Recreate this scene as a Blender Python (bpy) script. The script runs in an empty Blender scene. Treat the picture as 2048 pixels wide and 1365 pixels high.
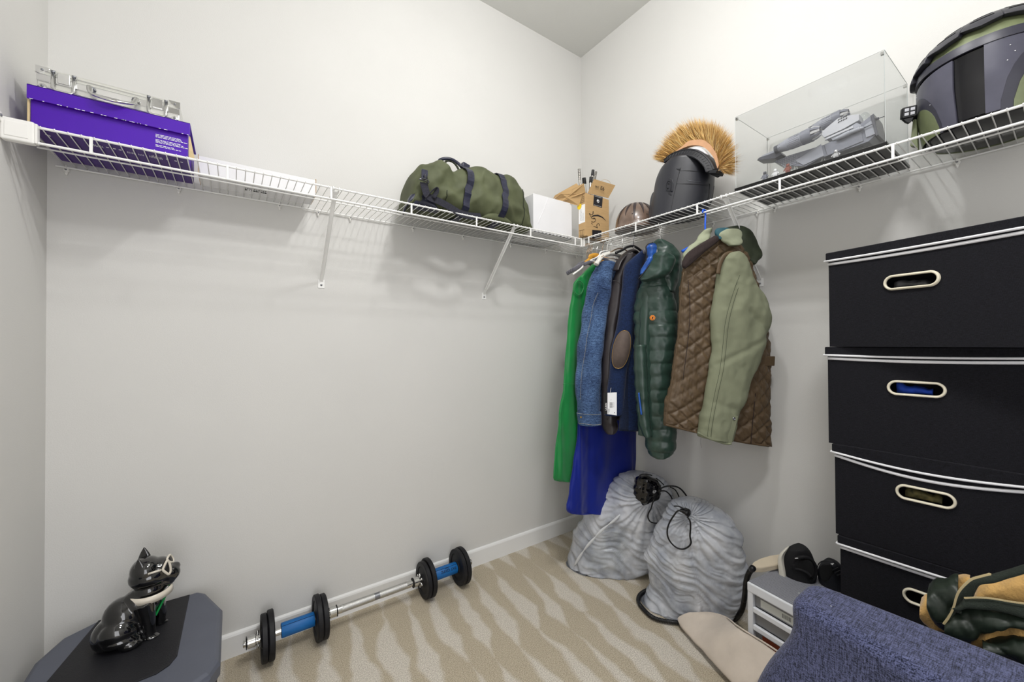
import bpy, bmesh, math, random
from mathutils import Vector, Matrix, Euler, noise
R = math.radians
sin, cos, pi = math.sin, math.cos, math.pi
random.seed(7)
C = bpy.context.scene.collection
scene = bpy.context.scene

# ---------------------------------------------------------------- camera
FPX, YAW, PIT, ROL, SHY = 794.8, .6113, .0097, -.0051, -1.9      # focal length etc. in px of a 2048 x 1365 frame
CAM = Vector((-1.905, -1.8955, 1.202))
cF = Vector((sin(YAW)*cos(PIT), cos(YAW)*cos(PIT), sin(PIT)))
cR = Vector((cos(YAW), -sin(YAW), 0)); cU = cR.cross(cF)
cR, cU = cR*cos(ROL)+cU*sin(ROL), -cR*sin(ROL)+cU*cos(ROL)
cd = bpy.data.cameras.new('camera'); cam = bpy.data.objects.new('camera', cd); C.objects.link(cam)
m4 = Matrix((cR, cU, -cF)).transposed().to_4x4(); m4.translation = CAM
cam.matrix_world = m4
cd.sensor_fit = 'HORIZONTAL'; cd.sensor_width = 36; cd.lens = FPX/2048*36; cd.clip_start = .02
cd.shift_y = SHY/2048
scene.camera = cam

# ---------------------------------------------------------------- light
scene.view_settings.view_transform = 'Standard'
scene.view_settings.look = 'None'
scene.view_settings.gamma = 1
scene.view_settings.use_curve_mapping = False
scene.view_settings.exposure = 0.0
w = bpy.data.worlds.new('world'); scene.world = w; w.use_nodes = True
w.node_tree.nodes['Background'].inputs[0].default_value = (.8, .85, 1, 1)
w.node_tree.nodes['Background'].inputs[1].default_value = .3

def lamp(kind, loc, power, size, col=(1, 1, 1), rot=None, size_y=None):
    d = bpy.data.lights.new('light', kind); d.energy = power; d.color = col
    if kind == 'AREA':
        d.size = size
        if size_y: d.shape = 'RECTANGLE'; d.size_y = size_y
    else: d.shadow_soft_size = size
    o = bpy.data.objects.new('light', d); C.objects.link(o); o.location = loc
    if rot: o.rotation_euler = rot
    return o
lamp('POINT', (-1.10, -1.20, 2.88), 31, .05, (1, .995, .985))                       # closet ceiling lamp
lamp('AREA', (-1.40, -1.90, 2.92), 23, .30, (1, .99, .985))                          # second ceiling fixture by the door
lamp('AREA', (-2.0, -3.05, 1.15), 19, .9, (.99, .985, 1), (R(90), 0, 0), 2.0)      # added soft fill behind the camera, set in an assumed doorway

# ---------------------------------------------------------------- helpers
def ray(px, py):                      # a direction of sight, used only to read real positions off known planes
    return cF + cR*(px-1024)/FPX - cU*(py-682.5-SHY)/FPX
def at(px, py, axis, val):
    d = ray(px, py); t = (val-CAM[axis])/d[axis]
    return CAM + d*t

WM = {}
def tag(o, label=None, cat=None, group=None, kind=None):
    if label: o['label'] = label
    if cat: o['category'] = cat
    if group: o['group'] = group
    if kind: o['kind'] = kind
    return o
def thing(name, label, cat, loc=(0, 0, 0), rotz=0, group=None):
    o = bpy.data.objects.new(name, None); C.objects.link(o); o.empty_display_size = .05
    o.location = loc; o.rotation_euler = (0, 0, rotz)
    WM[o.name] = Matrix.Translation(Vector(loc)) @ Matrix.Rotation(rotz, 4, 'Z')
    return tag(o, label, cat, group)
def obj(name, bm, mat, parent=None, smooth=False, label=None, angle=None):
    """link a bmesh given in WORLD coordinates as one mesh object under parent"""
    bmesh.ops.recalc_face_normals(bm, faces=bm.faces[:]) if not getattr(bm, 'keep', False) else None
    if parent is not None:
        W = WM[parent.name]; bm.transform(W.inverted())
    else: W = Matrix.Identity(4)
    me = bpy.data.meshes.new(name)
    bm.to_mesh(me); bm.free()
    ms = mat if isinstance(mat, (list, tuple)) else [mat]
    for m_ in ms: me.materials.append(m_)
    if smooth: me.polygons.foreach_set('use_smooth', [True]*len(me.polygons))
    o = bpy.data.objects.new(name, me); C.objects.link(o)
    if parent is not None: o.parent = parent
    WM[o.name] = W
    if angle is not None and smooth:
        try: me.set_sharp_from_angle(angle=R(angle))
        except Exception: pass
    if label: o['label'] = label
    return o
def share(src, parent, offset):
    """another part with the same mesh, shifted by offset (parent space)"""
    o = bpy.data.objects.new(src.name.split('.')[0], src.data); C.objects.link(o); o.parent = parent
    o.location = Vector(src.location) + Vector(offset); WM[o.name] = WM[parent.name]
    return o
def bev(o, w_=.002, seg=2, ang=30):
    m_ = o.modifiers.new('bevel', 'BEVEL'); m_.width = w_; m_.segments = seg; m_.limit_method = 'ANGLE'; m_.angle_limit = R(ang)
    return o
def sub(o, n=1):
    m_ = o.modifiers.new('subd', 'SUBSURF'); m_.levels = n; m_.render_levels = n
    return o
def solid(o, t, off=0):
    m_ = o.modifiers.new('solid', 'SOLIDIFY'); m_.thickness = t; m_.offset = off
    return o
def bm_(): return bmesh.new()
def box(bm, lo, hi, M=None, mi=0):
    lo, hi = Vector(lo), Vector(hi); v = []
    for z in (lo.z, hi.z):
        for x, y in ((lo.x, lo.y), (hi.x, lo.y), (hi.x, hi.y), (lo.x, hi.y)):
            p = Vector((x, y, z)); v.append(bm.verts.new(M @ p if M else p))
    for f in ((0, 3, 2, 1), (4, 5, 6, 7), (0, 1, 5, 4), (1, 2, 6, 5), (2, 3, 7, 6), (3, 0, 4, 7)):
        bm.faces.new([v[i] for i in f]).material_index = mi
    return v
def rings(bm, rs, caps=True, closed=False, mi=0):
    """skin a list of vertex rings"""
    n = len(rs[0]); vv = [[bm.verts.new(p) for p in r] for r in rs]
    m_ = len(vv)
    for i in range(m_ if closed else m_-1):
        a, b = vv[i], vv[(i+1) % m_]
        for j in range(n):
            bm.faces.new((a[j], a[(j+1) % n], b[(j+1) % n], b[j])).material_index = mi
    if caps and not closed:
        bm.faces.new(vv[0][::-1]).material_index = mi; bm.faces.new(vv[-1]).material_index = mi
    return vv
def tube(bm, pts, r, n=8, caps=True, closed=False, flat=None, mi=0, up=None):
    """tube along points; r number or list; flat=(a,b) scales the section"""
    pts = [Vector(p) for p in pts]; rs = []; m_ = len(pts)
    prev = None
    for i, p in enumerate(pts):
        if closed: t = pts[(i+1) % m_]-pts[i-1]
        else: t = pts[min(i+1, m_-1)]-pts[max(i-1, 0)]
        t.normalize()
        if prev is None:
            a = Vector(up) if up else (Vector((0, 0, 1)) if abs(t.z) < .9 else Vector((1, 0, 0)))
        else: a = prev
        s = t.cross(a); s = s.normalized() if s.length > 1e-6 else t.orthogonal().normalized()
        a = s.cross(t); prev = a
        rr = r[i] if isinstance(r, (list, tuple)) else r
        fa, fb = flat if flat else (1, 1)
        rs.append([p + s*(rr*fa*cos(2*pi*k/n)) + a*(rr*fb*sin(2*pi*k/n)) for k in range(n)])
    return rings(bm, rs, caps, closed, mi)
def cyl(bm, a, b, r, n=16, r2=None, mi=0): return tube(bm, [a, b], [r, r if r2 is None else r2], n, mi=mi)
def smoothpath(pts, k=6, closed=False):
    """Catmull-Rom through points"""
    P = [Vector(p) for p in pts]; n = len(P); out = []
    rng = range(n) if closed else range(n-1)
    for i in rng:
        if closed: p0, p1, p2, p3 = P[i-1], P[i], P[(i+1) % n], P[(i+2) % n]
        else: p0, p1, p2, p3 = P[max(i-1, 0)], P[i], P[i+1], P[min(i+2, n-1)]
        for j in range(k):
            t = j/k
            out.append(.5*((2*p1)+(p2-p0)*t+(2*p0-5*p1+4*p2-p3)*t*t+(3*p1-p0-3*p2+p3)*t**3))
    if not closed: out.append(P[-1])
    return out
def lathe(bm, prof, axis_o, axis=(0, 0, 1), n=24, mi=0, sx=1, sy=1, side=None):
    """prof: (r, h) pairs round axis from axis_o"""
    A = Vector(axis).normalized(); o = Vector(axis_o)
    s = Vector(side).normalized() if side else A.orthogonal().normalized(); t = A.cross(s)
    rs = [[o + A*h + s*(r*sx*cos(2*pi*k/n)) + t*(r*sy*sin(2*pi*k/n)) for k in range(n)] for r, h in prof]
    return rings(bm, rs, True, mi=mi)
def prism(bm, pts, vec, mi=0):
    vec = Vector(vec)
    a = [bm.verts.new(Vector(p)) for p in pts]; b = [bm.verts.new(Vector(p)+vec) for p in pts]; n = len(pts)
    bm.faces.new(a).material_index = mi; bm.faces.new(b[::-1]).material_index = mi
    for i in range(n): bm.faces.new((a[i], b[i], b[(i+1) % n], a[(i+1) % n])).material_index = mi
def grid(bm, fn, nu, nv, mi=0, closeu=False):
    vv = [[bm.verts.new(fn(i/(nu-(0 if closeu else 1)), j/(nv-1))) for j in range(nv)] for i in range(nu)]
    for i in range(nu if closeu else nu-1):
        for j in range(nv-1):
            a, b = vv[i], vv[(i+1) % nu]
            bm.faces.new((a[j], b[j], b[j+1], a[j+1])).material_index = mi
    return vv
def ribbon(bm, pts, nrm, width, thick, mi=0):
    """flat strap along pts, wide across the path, nrm(s) = outward normal per point"""
    P = [Vector(p) for p in pts]; rs = []
    for i, p in enumerate(P):
        t = (P[min(i+1, len(P)-1)]-P[max(i-1, 0)]).normalized(); nn = Vector(nrm[i] if isinstance(nrm, list) else nrm)
        s = t.cross(nn).normalized(); nn = s.cross(t).normalized()
        w_ = (width[i] if isinstance(width, list) else width)/2
        rs.append([p-s*w_, p+s*w_, p+s*w_+nn*thick, p-s*w_+nn*thick])
    return rings(bm, rs, True, mi=mi)
def fbm(p, o=4): return noise.fractal(Vector(p), 1.0, 2.0, o)
def interp(t, tab):
    """piecewise linear table [(t, a, b..)]"""
    if t <= tab[0][0]: return tab[0][1:]
    for i in range(len(tab)-1):
        if t <= tab[i+1][0]:
            k = (t-tab[i][0])/(tab[i+1][0]-tab[i][0])
            return tuple(a+(b-a)*k for a, b in zip(tab[i][1:], tab[i+1][1:]))
    return tab[-1][1:]
def textobj(s, size, origin, right, upv, mat, parent, name='lettering', thick=.0004, label=None, align='LEFT', sx=1):
    """flat print: real letters lying on a surface"""
    cu = bpy.data.curves.new(name, 'FONT'); cu.body = s; cu.size = size; cu.extrude = thick; cu.align_x = align
    t = bpy.data.objects.new(name, cu); C.objects.link(t)
    dg = bpy.context.evaluated_depsgraph_get(); me = bpy.data.meshes.new_from_object(t.evaluated_get(dg))
    bpy.data.objects.remove(t)
    right = Vector(right).normalized(); upv = Vector(upv).normalized(); nn = right.cross(upv)
    M = Matrix((right*sx, upv, nn)).transposed().to_4x4(); M.translation = Vector(origin)
    bm = bmesh.new(); bm.from_mesh(me); bm.transform(M); bpy.data.meshes.remove(me)
    return obj(name, bm, mat, parent, label=label)

# ---------------------------------------------------------------- materials
def lin(c):
    if isinstance(c, str):
        c = tuple(int(c[i:i+2], 16)/255 for i in (0, 2, 4))
    return tuple(((x+.055)/1.055)**2.4 if x > .04045 else x/12.92 for x in c)
def pm(name, col, rough=.6, metal=0, var=0, vs=12, bump=0, bs=120, coat=0, spec=.5, trans=0, ior=1.45, sheen=0, col2=None, stretch=None, alpha=1, bdist=.002):
    m_ = bpy.data.materials.new(name); m_.use_nodes = True; nt = m_.node_tree; b = nt.nodes['Principled BSDF']
    N = nt.nodes.new; L = nt.links.new
    c = lin(col); b.inputs['Base Color'].default_value = (*c, 1)
    b.inputs['Roughness'].default_value = rough; b.inputs['Metallic'].default_value = metal
    b.inputs['Coat Weight'].default_value = coat; b.inputs['Specular IOR Level'].default_value = spec
    b.inputs['Transmission Weight'].default_value = trans; b.inputs['IOR'].default_value = ior
    b.inputs['Sheen Weight'].default_value = sheen; b.inputs['Alpha'].default_value = alpha
    tc = N('ShaderNodeTexCoord'); mp = N('ShaderNodeMapping'); L(tc.outputs['Object'], mp.inputs[0])
    if stretch: mp.inputs['Scale'].default_value = stretch
    if var or col2:
        n1 = N('ShaderNodeTexNoise'); n1.inputs['Scale'].default_value = vs; n1.inputs['Detail'].default_value = 5
        L(mp.outputs[0], n1.inputs['Vector'])
        cr = N('ShaderNodeValToRGB'); cr.color_ramp.elements[0].position = .32; cr.color_ramp.elements[1].position = .68
        c2 = lin(col2) if col2 else tuple(min(1, x*(1+var)) for x in c)
        c1 = c if col2 else tuple(x*(1-var) for x in c)
        cr.color_ramp.elements[0].color = (*c1, 1); cr.color_ramp.elements[1].color = (*c2, 1)
        L(n1.outputs[0], cr.inputs[0]); L(cr.outputs[0], b.inputs['Base Color'])
    if bump:
        n2 = N('ShaderNodeTexNoise'); n2.inputs['Scale'].default_value = bs; n2.inputs['Detail'].default_value = 3
        L(mp.outputs[0], n2.inputs['Vector'])
        bp = N('ShaderNodeBump'); bp.inputs['Strength'].default_value = bump; bp.inputs['Distance'].default_value = bdist
        L(n2.outputs[0], bp.inputs['Height']); L(bp.outputs[0], b.inputs['Normal'])
    return m_
def weave(name, col, col2, sc=900, rough=.9, bump=.5, sheen=.1, vert=3., mixv=.5, dist=.0008):
    """woven cloth: two sets of fine streaks, light and dark yarns"""
    m_ = bpy.data.materials.new(name); m_.use_nodes = True; nt = m_.node_tree; b = nt.nodes['Principled BSDF']
    N = nt.nodes.new; L = nt.links.new
    b.inputs['Roughness'].default_value = rough; b.inputs['Sheen Weight'].default_value = sheen; b.inputs['Specular IOR Level'].default_value = .25
    tc = N('ShaderNodeTexCoord'); fac = []
    for s in ((1, 1, .08*vert), (.12, .12, 1)):
        mp = N('ShaderNodeMapping'); mp.inputs['Scale'].default_value = s; L(tc.outputs['Object'], mp.inputs[0])
        n1 = N('ShaderNodeTexNoise'); n1.inputs['Scale'].default_value = sc; n1.inputs['Detail'].default_value = 2; L(mp.outputs[0], n1.inputs['Vector']); fac.append(n1)
    mx = N('ShaderNodeMath'); mx.operation = 'ADD'; L(fac[0].outputs[0], mx.inputs[0]); L(fac[1].outputs[0], mx.inputs[1])
    ha = N('ShaderNodeMath'); ha.operation = 'MULTIPLY'; ha.inputs[1].default_value = .5; L(mx.outputs[0], ha.inputs[0])
    cr = N('ShaderNodeValToRGB'); cr.color_ramp.elements[0].position = .40; cr.color_ramp.elements[1].position = .62
    cr.color_ramp.elements[0].color = (*lin(col), 1); cr.color_ramp.elements[1].color = (*lin(col2), 1)
    L(ha.outputs[0], cr.inputs[0]); L(cr.outputs[0], b.inputs['Base Color'])
    bp = N('ShaderNodeBump'); bp.inputs['Strength'].default_value = bump; bp.inputs['Distance'].default_value = dist
    L(ha.outputs[0], bp.inputs['Height']); L(bp.outputs[0], b.inputs['Normal'])
    return m_

M = {}
M['wall'] = pm('wall paint', 'd6d5d2', .75, var=.012, vs=3, bump=.25, bs=260, bdist=.0012, spec=.3)
M['ceil'] = pm('ceiling paint', 'd3d3cf', .9, bump=.3, bs=180, bdist=.0012, spec=.2)
M['trim'] = pm('trim paint', 'e9e9e8', .35, bump=.05, bs=60)
M['wire'] = pm('white vinyl coating', 'f0f0ee', .3, bump=.04, bs=90)
M['plast'] = pm('white plastic', 'efeeea', .4, bump=.03, bs=80)
M['screw'] = pm('zinc screw', '8b8d92', .35, metal=.9, var=.1)
M['black'] = pm('black plastic', '101114', .4, var=.1, bump=.1, bs=150)
M['chrome'] = pm('chrome', 'd6d6d4', .14, metal=1, var=.05, vs=30)
M['print'] = pm('black print', '0d0d0f', .6, var=.05)
M['wprint'] = pm('white print', 'f2f2f2', .6, var=.03)

# ---------------------------------------------------------------- room
L_, H_, FR = 2.396, 3.119, -3.1
def carpet():
    m_ = bpy.data.materials.new('beige carpet pile'); m_.use_nodes = True; nt = m_.node_tree; b = nt.nodes['Principled BSDF']
    N = nt.nodes.new; L = nt.links.new
    b.inputs['Roughness'].default_value = 1; b.inputs['Specular IOR Level'].default_value = .1; b.inputs['Sheen Weight'].default_value = .15
    tc = N('ShaderNodeTexCoord')
    def math_(op, a, b_=None, v=None):
        n = N('ShaderNodeMath'); n.operation = op
        for i, x in enumerate((a, b_)):
            if x is None: continue
            if isinstance(x, (int, float)): n.inputs[i].default_value = x
            else: L(x, n.inputs[i])
        return n.outputs[0]
    # brushed pile lies two ways in rows of long wedges, as a vacuum leaves it
    nz = N('ShaderNodeTexNoise'); nz.inputs['Scale'].default_value = 4; nz.inputs['Detail'].default_value = 3; L(tc.outputs['Object'], nz.inputs['Vector'])
    sp = N('ShaderNodeSeparateXYZ'); L(tc.outputs['Object'], sp.inputs[0])
    wob = math_('MULTIPLY', math_('SUBTRACT', nz.outputs[0], .5), .12)
    X = math_('ADD', sp.outputs[0], math_('MULTIPLY', sp.outputs[1], -.12)); X = math_('ADD', X, wob)
    col = math_('FLOOR', math_('DIVIDE', X, .118))
    Y = math_('ADD', math_('MULTIPLY', sp.outputs[1], -1), math_('MULTIPLY', math_('SINE', math_('MULTIPLY', col, 2.4)), .035))
    Y = math_('ADD', Y, math_('MULTIPLY', wob, .8)); Y = math_('ADD', Y, math_('MULTIPLY', sp.outputs[0], -.10))
    fx = math_('ABSOLUTE', math_('SUBTRACT', math_('FRACT', math_('DIVIDE', X, .118)), .5))
    fx = math_('MULTIPLY', fx, 2)
    fy = math_('FRACT', math_('DIVIDE', math_('ADD', Y, -.20), .50))
    fy = math_('SUBTRACT', fy, math_('MULTIPLY', math_('MAXIMUM', math_('SUBTRACT', fy, .72), 0), 3.2))
    nb = N('ShaderNodeTexNoise'); nb.inputs['Scale'].default_value = 2.3; L(tc.outputs['Object'], nb.inputs['Vector'])
    d = math_('ADD', math_('SUBTRACT', fy, fx), math_('MULTIPLY', math_('SUBTRACT', nb.outputs[0], .5), 1.6))
    cr = N('ShaderNodeValToRGB'); cr.color_ramp.elements[0].position = .42; cr.color_ramp.elements[1].position = .56
    L(math_('ADD', math_('MULTIPLY', d, .5), .5), cr.inputs[0])
    cr.color_ramp.elements[0].color = (*lin('d3c7b0'), 1); cr.color_ramp.elements[1].color = (*lin('ede6da'), 1)
    n3 = N('ShaderNodeTexNoise'); n3.inputs['Scale'].default_value = 260; n3.inputs['Detail'].default_value = 3; L(tc.outputs['Object'], n3.inputs['Vector'])
    c3 = N('ShaderNodeValToRGB'); c3.color_ramp.elements[0].position = .3; c3.color_ramp.elements[1].position = .7
    c3.color_ramp.elements[0].color = (.48, .46, .43, 1); c3.color_ramp.elements[1].color = (1.0, 1.0, 1.0, 1); L(n3.outputs[0], c3.inputs[0])
    mx = N('ShaderNodeMix'); mx.data_type = 'RGBA'; mx.blend_type = 'MULTIPLY'; mx.inputs[0].default_value = 1
    L(cr.outputs[0], mx.inputs[6]); L(c3.outputs[0], mx.inputs[7]); L(mx.outputs[2], b.inputs['Base Color'])
    bp = N('ShaderNodeBump'); bp.inputs['Strength'].default_value = .9; bp.inputs['Distance'].default_value = .004
    L(n3.outputs[0], bp.inputs['Height']); L(bp.outputs[0], b.inputs['Normal'])
    return m_
def struct(name, bm, mat, parent=None):
    o = obj(name, bm, mat, parent)
    if parent is None: o['kind'] = 'structure'
    return o
b = bm_(); box(b, (-L_-.1, FR-.1, -.1), (.1, .1, 0)); struct('floor', b, carpet())
b = bm_(); box(b, (-L_-.1, FR-.1, H_), (.1, .1, H_+.1)); struct('ceiling', b, M['ceil'])
b = bm_(); box(b, (-L_-.1, 0, 0), (.1, .1, H_)); struct('wall_back', b, M['wall'])
b = bm_(); box(b, (0, FR, 0), (.1, 0, H_)); struct('wall_right', b, M['wall'])
b = bm_(); box(b, (-L_-.1, FR, 0), (-L_, 0, H_)); struct('wall_left', b, M['wall'])
b = bm_(); box(b, (-L_-.1, FR-.1, 0), (-2.3, FR, H_)); box(b, (-1.5, FR-.1, 0), (.1, FR, H_)); box(b, (-2.3, FR-.1, 2.05), (-1.5, FR, H_)); struct('wall_front', b, M['wall'])
def baseboard(name, a, c, inw):
    a, c, inw = Vector(a), Vector(c), Vector(inw)
    pr = [(0, 0), (.013, 0), (.013, .079), (.010, .086), (.004, .0902), (0, .0902)]
    b = bm_(); prism(b, [a+inw*u+Vector((0, 0, z)) for u, z in pr], c-a); struct(name, b, M['trim'])
baseboard('baseboard_back', (-L_, 0, 0), (0, 0, 0), (0, -1, 0))
baseboard('baseboard_right', (0, FR, 0), (0, -.0135, 0), (-1, 0, 0))
baseboard('baseboard_left', (-L_, FR, 0), (-L_, -.0135, 0), (1, 0, 0))

# ---------------------------------------------------------------- wire shelves
ZS, DEP = 1.787, .305
def shelf(label, mapf, u0, u1, posts, clips, brackets, cap_at=None, lo_u1=None):
    """mapf(u, v, z): u along the wall, v out from it"""
    c = mapf(u0, 0, ZS)
    t = thing('wire_shelf', label, 'shelf', c)
    rail = M['wire']
    for nm, v, z, r in (('back_rail', .010, ZS-.003, .003), ('middle_rail', .158, ZS-.004, .0027),
                        ('front_rail', DEP, ZS, .0036), ('front_rail', DEP+.001, ZS-.0425, .0036)):
        b = bm_(); cyl(b, mapf(u0, v, z), mapf(u1, v, z), r, 10); obj(nm, b, rail, t, True, angle=50)
    # deck wires, one object each, all sharing one mesh
    uu = u0+.012; n = int((abs(u1-u0)-.02)/.0254); s = 1 if u1 > u0 else -1; uu = u0+s*.012
    b = bm_()
    pth = [mapf(uu, .004, ZS+.0018), mapf(uu, .28, ZS+.0018), mapf(uu, DEP+.0005, ZS+.0042), mapf(uu, DEP+.0045, ZS+.0005)]
    tube(b, pth, .00155, 6); w0 = obj('wire', b, rail, t, True)
    st = mapf(1, 0, 0)-mapf(0, 0, 0)
    for k in range(1, n+1): share(w0, t, st*(s*.0254*k))
    for p in posts:
        b = bm_(); q = [mapf(p-.0035, DEP+.0035, ZS+.002), mapf(p+.0035, DEP+.0035, ZS+.002), mapf(p+.0035, DEP+.0035, ZS-.046), mapf(p-.0035, DEP+.0035, ZS-.046)]
        prism(b, q, mapf(0, .0045, 0)-mapf(0, 0, 0)); bev(obj('lip_post', b, rail, t), .001)
    for p in clips:
        b = bm_(); lathe(b, [(.0045, 0), (.0075, .002), (.0075, .008), (.005, .011)], mapf(p, .0005, ZS-.010), mapf(0, 1, 0)-mapf(0, 0, 0), 12)
        tube(b, [mapf(p, .004, ZS-.012), mapf(p, .008, ZS-.022), mapf(p, .006, ZS-.027)], [.004, .0042, .002], 8)
        tube(b, [mapf(p, .010, ZS-.010), mapf(p, .014, ZS-.004), mapf(p, .010, ZS+.002), mapf(p, .004, ZS+.001)], .0025, 6)
        cl = obj('wall_clip', b, M['plast'], t, True, angle=50)
        b = bm_(); lathe(b, [(.003, 0), (.003, .0015), (.0012, .002)], mapf(p, .0117, ZS-.010), mapf(0, 1, 0)-mapf(0, 0, 0), 10); obj('screw', b, M['screw'], cl, True)
    for p in brackets:
        out = mapf(0, 1, 0)-mapf(0, 0, 0); al = mapf(1, 0, 0)-mapf(0, 0, 0); up = Vector((0, 0, 1))
        b = bm_()
        P = [mapf(p, .004, 1.478), mapf(p, .028, 1.505), mapf(p, .150, 1.632), mapf(p, .285, 1.770), mapf(p, DEP-.006, ZS-.010)]
        wd = [.013, .014, .014, .016, .026]
        ribbon(b, P, (-out+up*.9), wd, .004)
        # folded edges that stiffen the strut
        for sg in (-1, 1):
            ribbon(b, [q+al*sg*.0062 for q in P[1:4]], al*sg, .007, .0012)
        br = obj('support_bracket', b, M['wire'], t)
        b = bm_(); box(b, (-.0135, 0, -.020), (.0135, .003, .016), Matrix((al, out, up)).transposed().to_4x4())
        b.transform(Matrix.Translation(mapf(p, 0, 1.470))); fp = bev(obj('foot_plate', b, M['wire'], br), .001)
        b = bm_(); lathe(b, [(.0045, 0), (.004, .0022), (.0015, .003)], mapf(p, .003, 1.463), out, 12); obj('screw', b, M['screw'], br, True)
        b = bm_()
        for sg in (-1, 1): tube(b, [mapf(p+sg*.010, DEP-.006, ZS-.008), mapf(p+sg*.010, DEP+.004, ZS-.006), mapf(p+sg*.010, DEP+.006, ZS+.004), mapf(p+sg*.010, DEP-.004, ZS+.006)], .0022, 6)
        obj('hook', b, M['wire'], br, True)
    return t
mapA = lambda u, v, z: Vector((u, -v, z))
mapR = lambda u, v, z: Vector((-v, u, z))
shA = shelf('white wire shelf on the long back wall carrying purple box and green duffel bag', mapA, -.006, -2.375,
      [-2.233, -1.922, -1.609, -1.3005, -.99, -.676, -.366],
      [-2.352, -2.07, -1.75, -1.6045, -1.472, -1.177, -.898, -.587, -.323, -.058], [-1.592, -.766])
shR = shelf('white wire shelf on the right wall holding helmets with coats hanging below', mapR, -.312, -2.6,
      [-.359, -.6695, -.981, -1.289, -1.586, -1.893, -2.2],
      [-.3152-.03, -.595, -.887, -1.082, -1.154, -1.435, -1.6775, -2.0], [-1.09])
# end cap at the left wall
b = bm_(); x0, x1 = -2.396, -2.337
box(b, (x0, -.318, ZS-.050), (x1, -.296, ZS+.008))
cap = bev(obj('end_cap', b, M['plast'], shA), .004, 3)
b = bm_(); box(b, (x0+.008, -.3195, ZS-.040), (x1-.010, -.3178, ZS-.002)); bev(obj('raised_panel', b, M['plast'], cap), .001)
b = bm_(); box(b, (x1, -.316, ZS-.047), (x1+.005, -.298, ZS+.005)); bev(obj('cap_lip', b, M['plast'], cap), .001)
b = bm_(); box(b, (x0, -.330, ZS-.008), (x0+.004, -.316, ZS+.017)); bev(obj('screw_tab', b, M['plast'], cap), .003)
b = bm_(); lathe(b, [(.0042, 0), (.0036, .002), (.001, .003)], (x0+.004, -.3235, ZS+.006), (1, 0, 0), 12); obj('screw', b, M['screw'], cap, True)
# corner joiner between the two shelves
b = bm_(); 
for q in ((-.318, -.311), (-.309, -.322)): box(b, (q[0]-.004, q[1]-.004, ZS-.046), (q[0]+.004, q[1]+.004, ZS+.003))
bev(obj('corner_joiner', b, M['plast'], shR), .001)

# ---------------------------------------------------------------- lofting helpers
def onplane(px, py, P0, n):
    d = ray(px, py); n = Vector(n); return CAM + d*((Vector(P0)-CAM).dot(n)/d.dot(n))
def facing(px, py, axis, val):
    """upright plane through the spot at(...), square to the line of sight: (point, normal towards the viewer)"""
    c = at(px, py, axis, val); h = Vector((CAM.x-c.x, CAM.y-c.y, 0)).normalized(); return c, h
def crom(rows, k):
    n = len(rows); out = []
    for i in range(n-1):
        p0, p1, p2, p3 = rows[max(i-1, 0)], rows[i], rows[i+1], rows[min(i+2, n-1)]
        for j in range(k):
            t = j/k; out.append([.5*(2*b_+(c_-a_)*t+(2*a_-5*b_+4*c_-d_)*t*t+(d_-a_+3*b_-3*c_)*t**3) for a_, b_, c_, d_ in zip(p0, p1, p2, p3)])
    out.append(list(rows[-1])); return out
def pairs_rows(levels, pl, k=4):      # (y, left, right) outline rows on a plane
    return [(onplane(l, y, *pl), onplane(r, y, *pl)) for y, l, r in crom(levels, k)]
def pairs_cols(levels, pl, k=4):      # (x, top, bottom)
    return [(onplane(x, t, *pl), onplane(x, b_, *pl)) for x, t, b_ in crom(levels, k)]
def loft(bm, prs, out, b=.05, bb=.05, n=40, e=2.4, disp=None, caps=True, mi=0, taper=None, sq=None):
    """body round the chord of each pair; out = direction of its front; disp(p, u, v) pushes points outward"""
    out = Vector(out).normalized(); rs = []; m_ = len(prs)
    for i, (A, B) in enumerate(prs):
        c = (A+B)/2; s = (B-A)/2; a = s.length; sd = s.normalized() if a > 1e-6 else Vector((1, 0, 0))
        o2 = (out-sd*out.dot(sd)).normalized(); v = i/(m_-1)
        tp = taper(v) if taper else 1; r = []
        for k in range(n):
            th = 2*pi*k/n; cx, sy = cos(th), sin(th)
            u = math.copysign(abs(cx)**(2/e), cx); q = math.copysign(abs(sy)**(2/e), sy)
            dpt = (b if q > 0 else bb)*tp
            p = c+s*u+o2*(q*dpt)
            if disp:
                nd = (sd*(u*.4)+o2*q); nd = nd.normalized() if nd.length > 1e-6 else o2
                p = p+nd*disp(p, u, v, q)
            r.append(p)
        rs.append(r)
    return rings(bm, rs, caps, mi=mi)

# ---------------------------------------------------------------- things on the back wall shelf
ZT = 1.7918                                    # top of the deck wires
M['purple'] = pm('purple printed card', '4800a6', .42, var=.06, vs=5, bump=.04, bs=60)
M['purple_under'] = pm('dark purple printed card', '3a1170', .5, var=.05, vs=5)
M['card'] = pm('brown corrugated card', 'bb9a6c', .85, var=.06, vs=20, bump=.1, bs=200, stretch=(1, 1, 6))
M['cardin'] = pm('pale raw card edge', 'cdb88e', .9, var=.08, vs=60)
M['wcard'] = pm('white card', 'e6e6e8', .6, var=.015, vs=9, bump=.12, bs=25, bdist=.003)
M['alu'] = pm('ribbed aluminium', 'dcdcd6', .32, metal=.75, var=.04, vs=30, bump=.1, bs=500)
M['alu_bright'] = pm('polished nickel', 'd9d9d8', .15, metal=1, var=.03)

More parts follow.
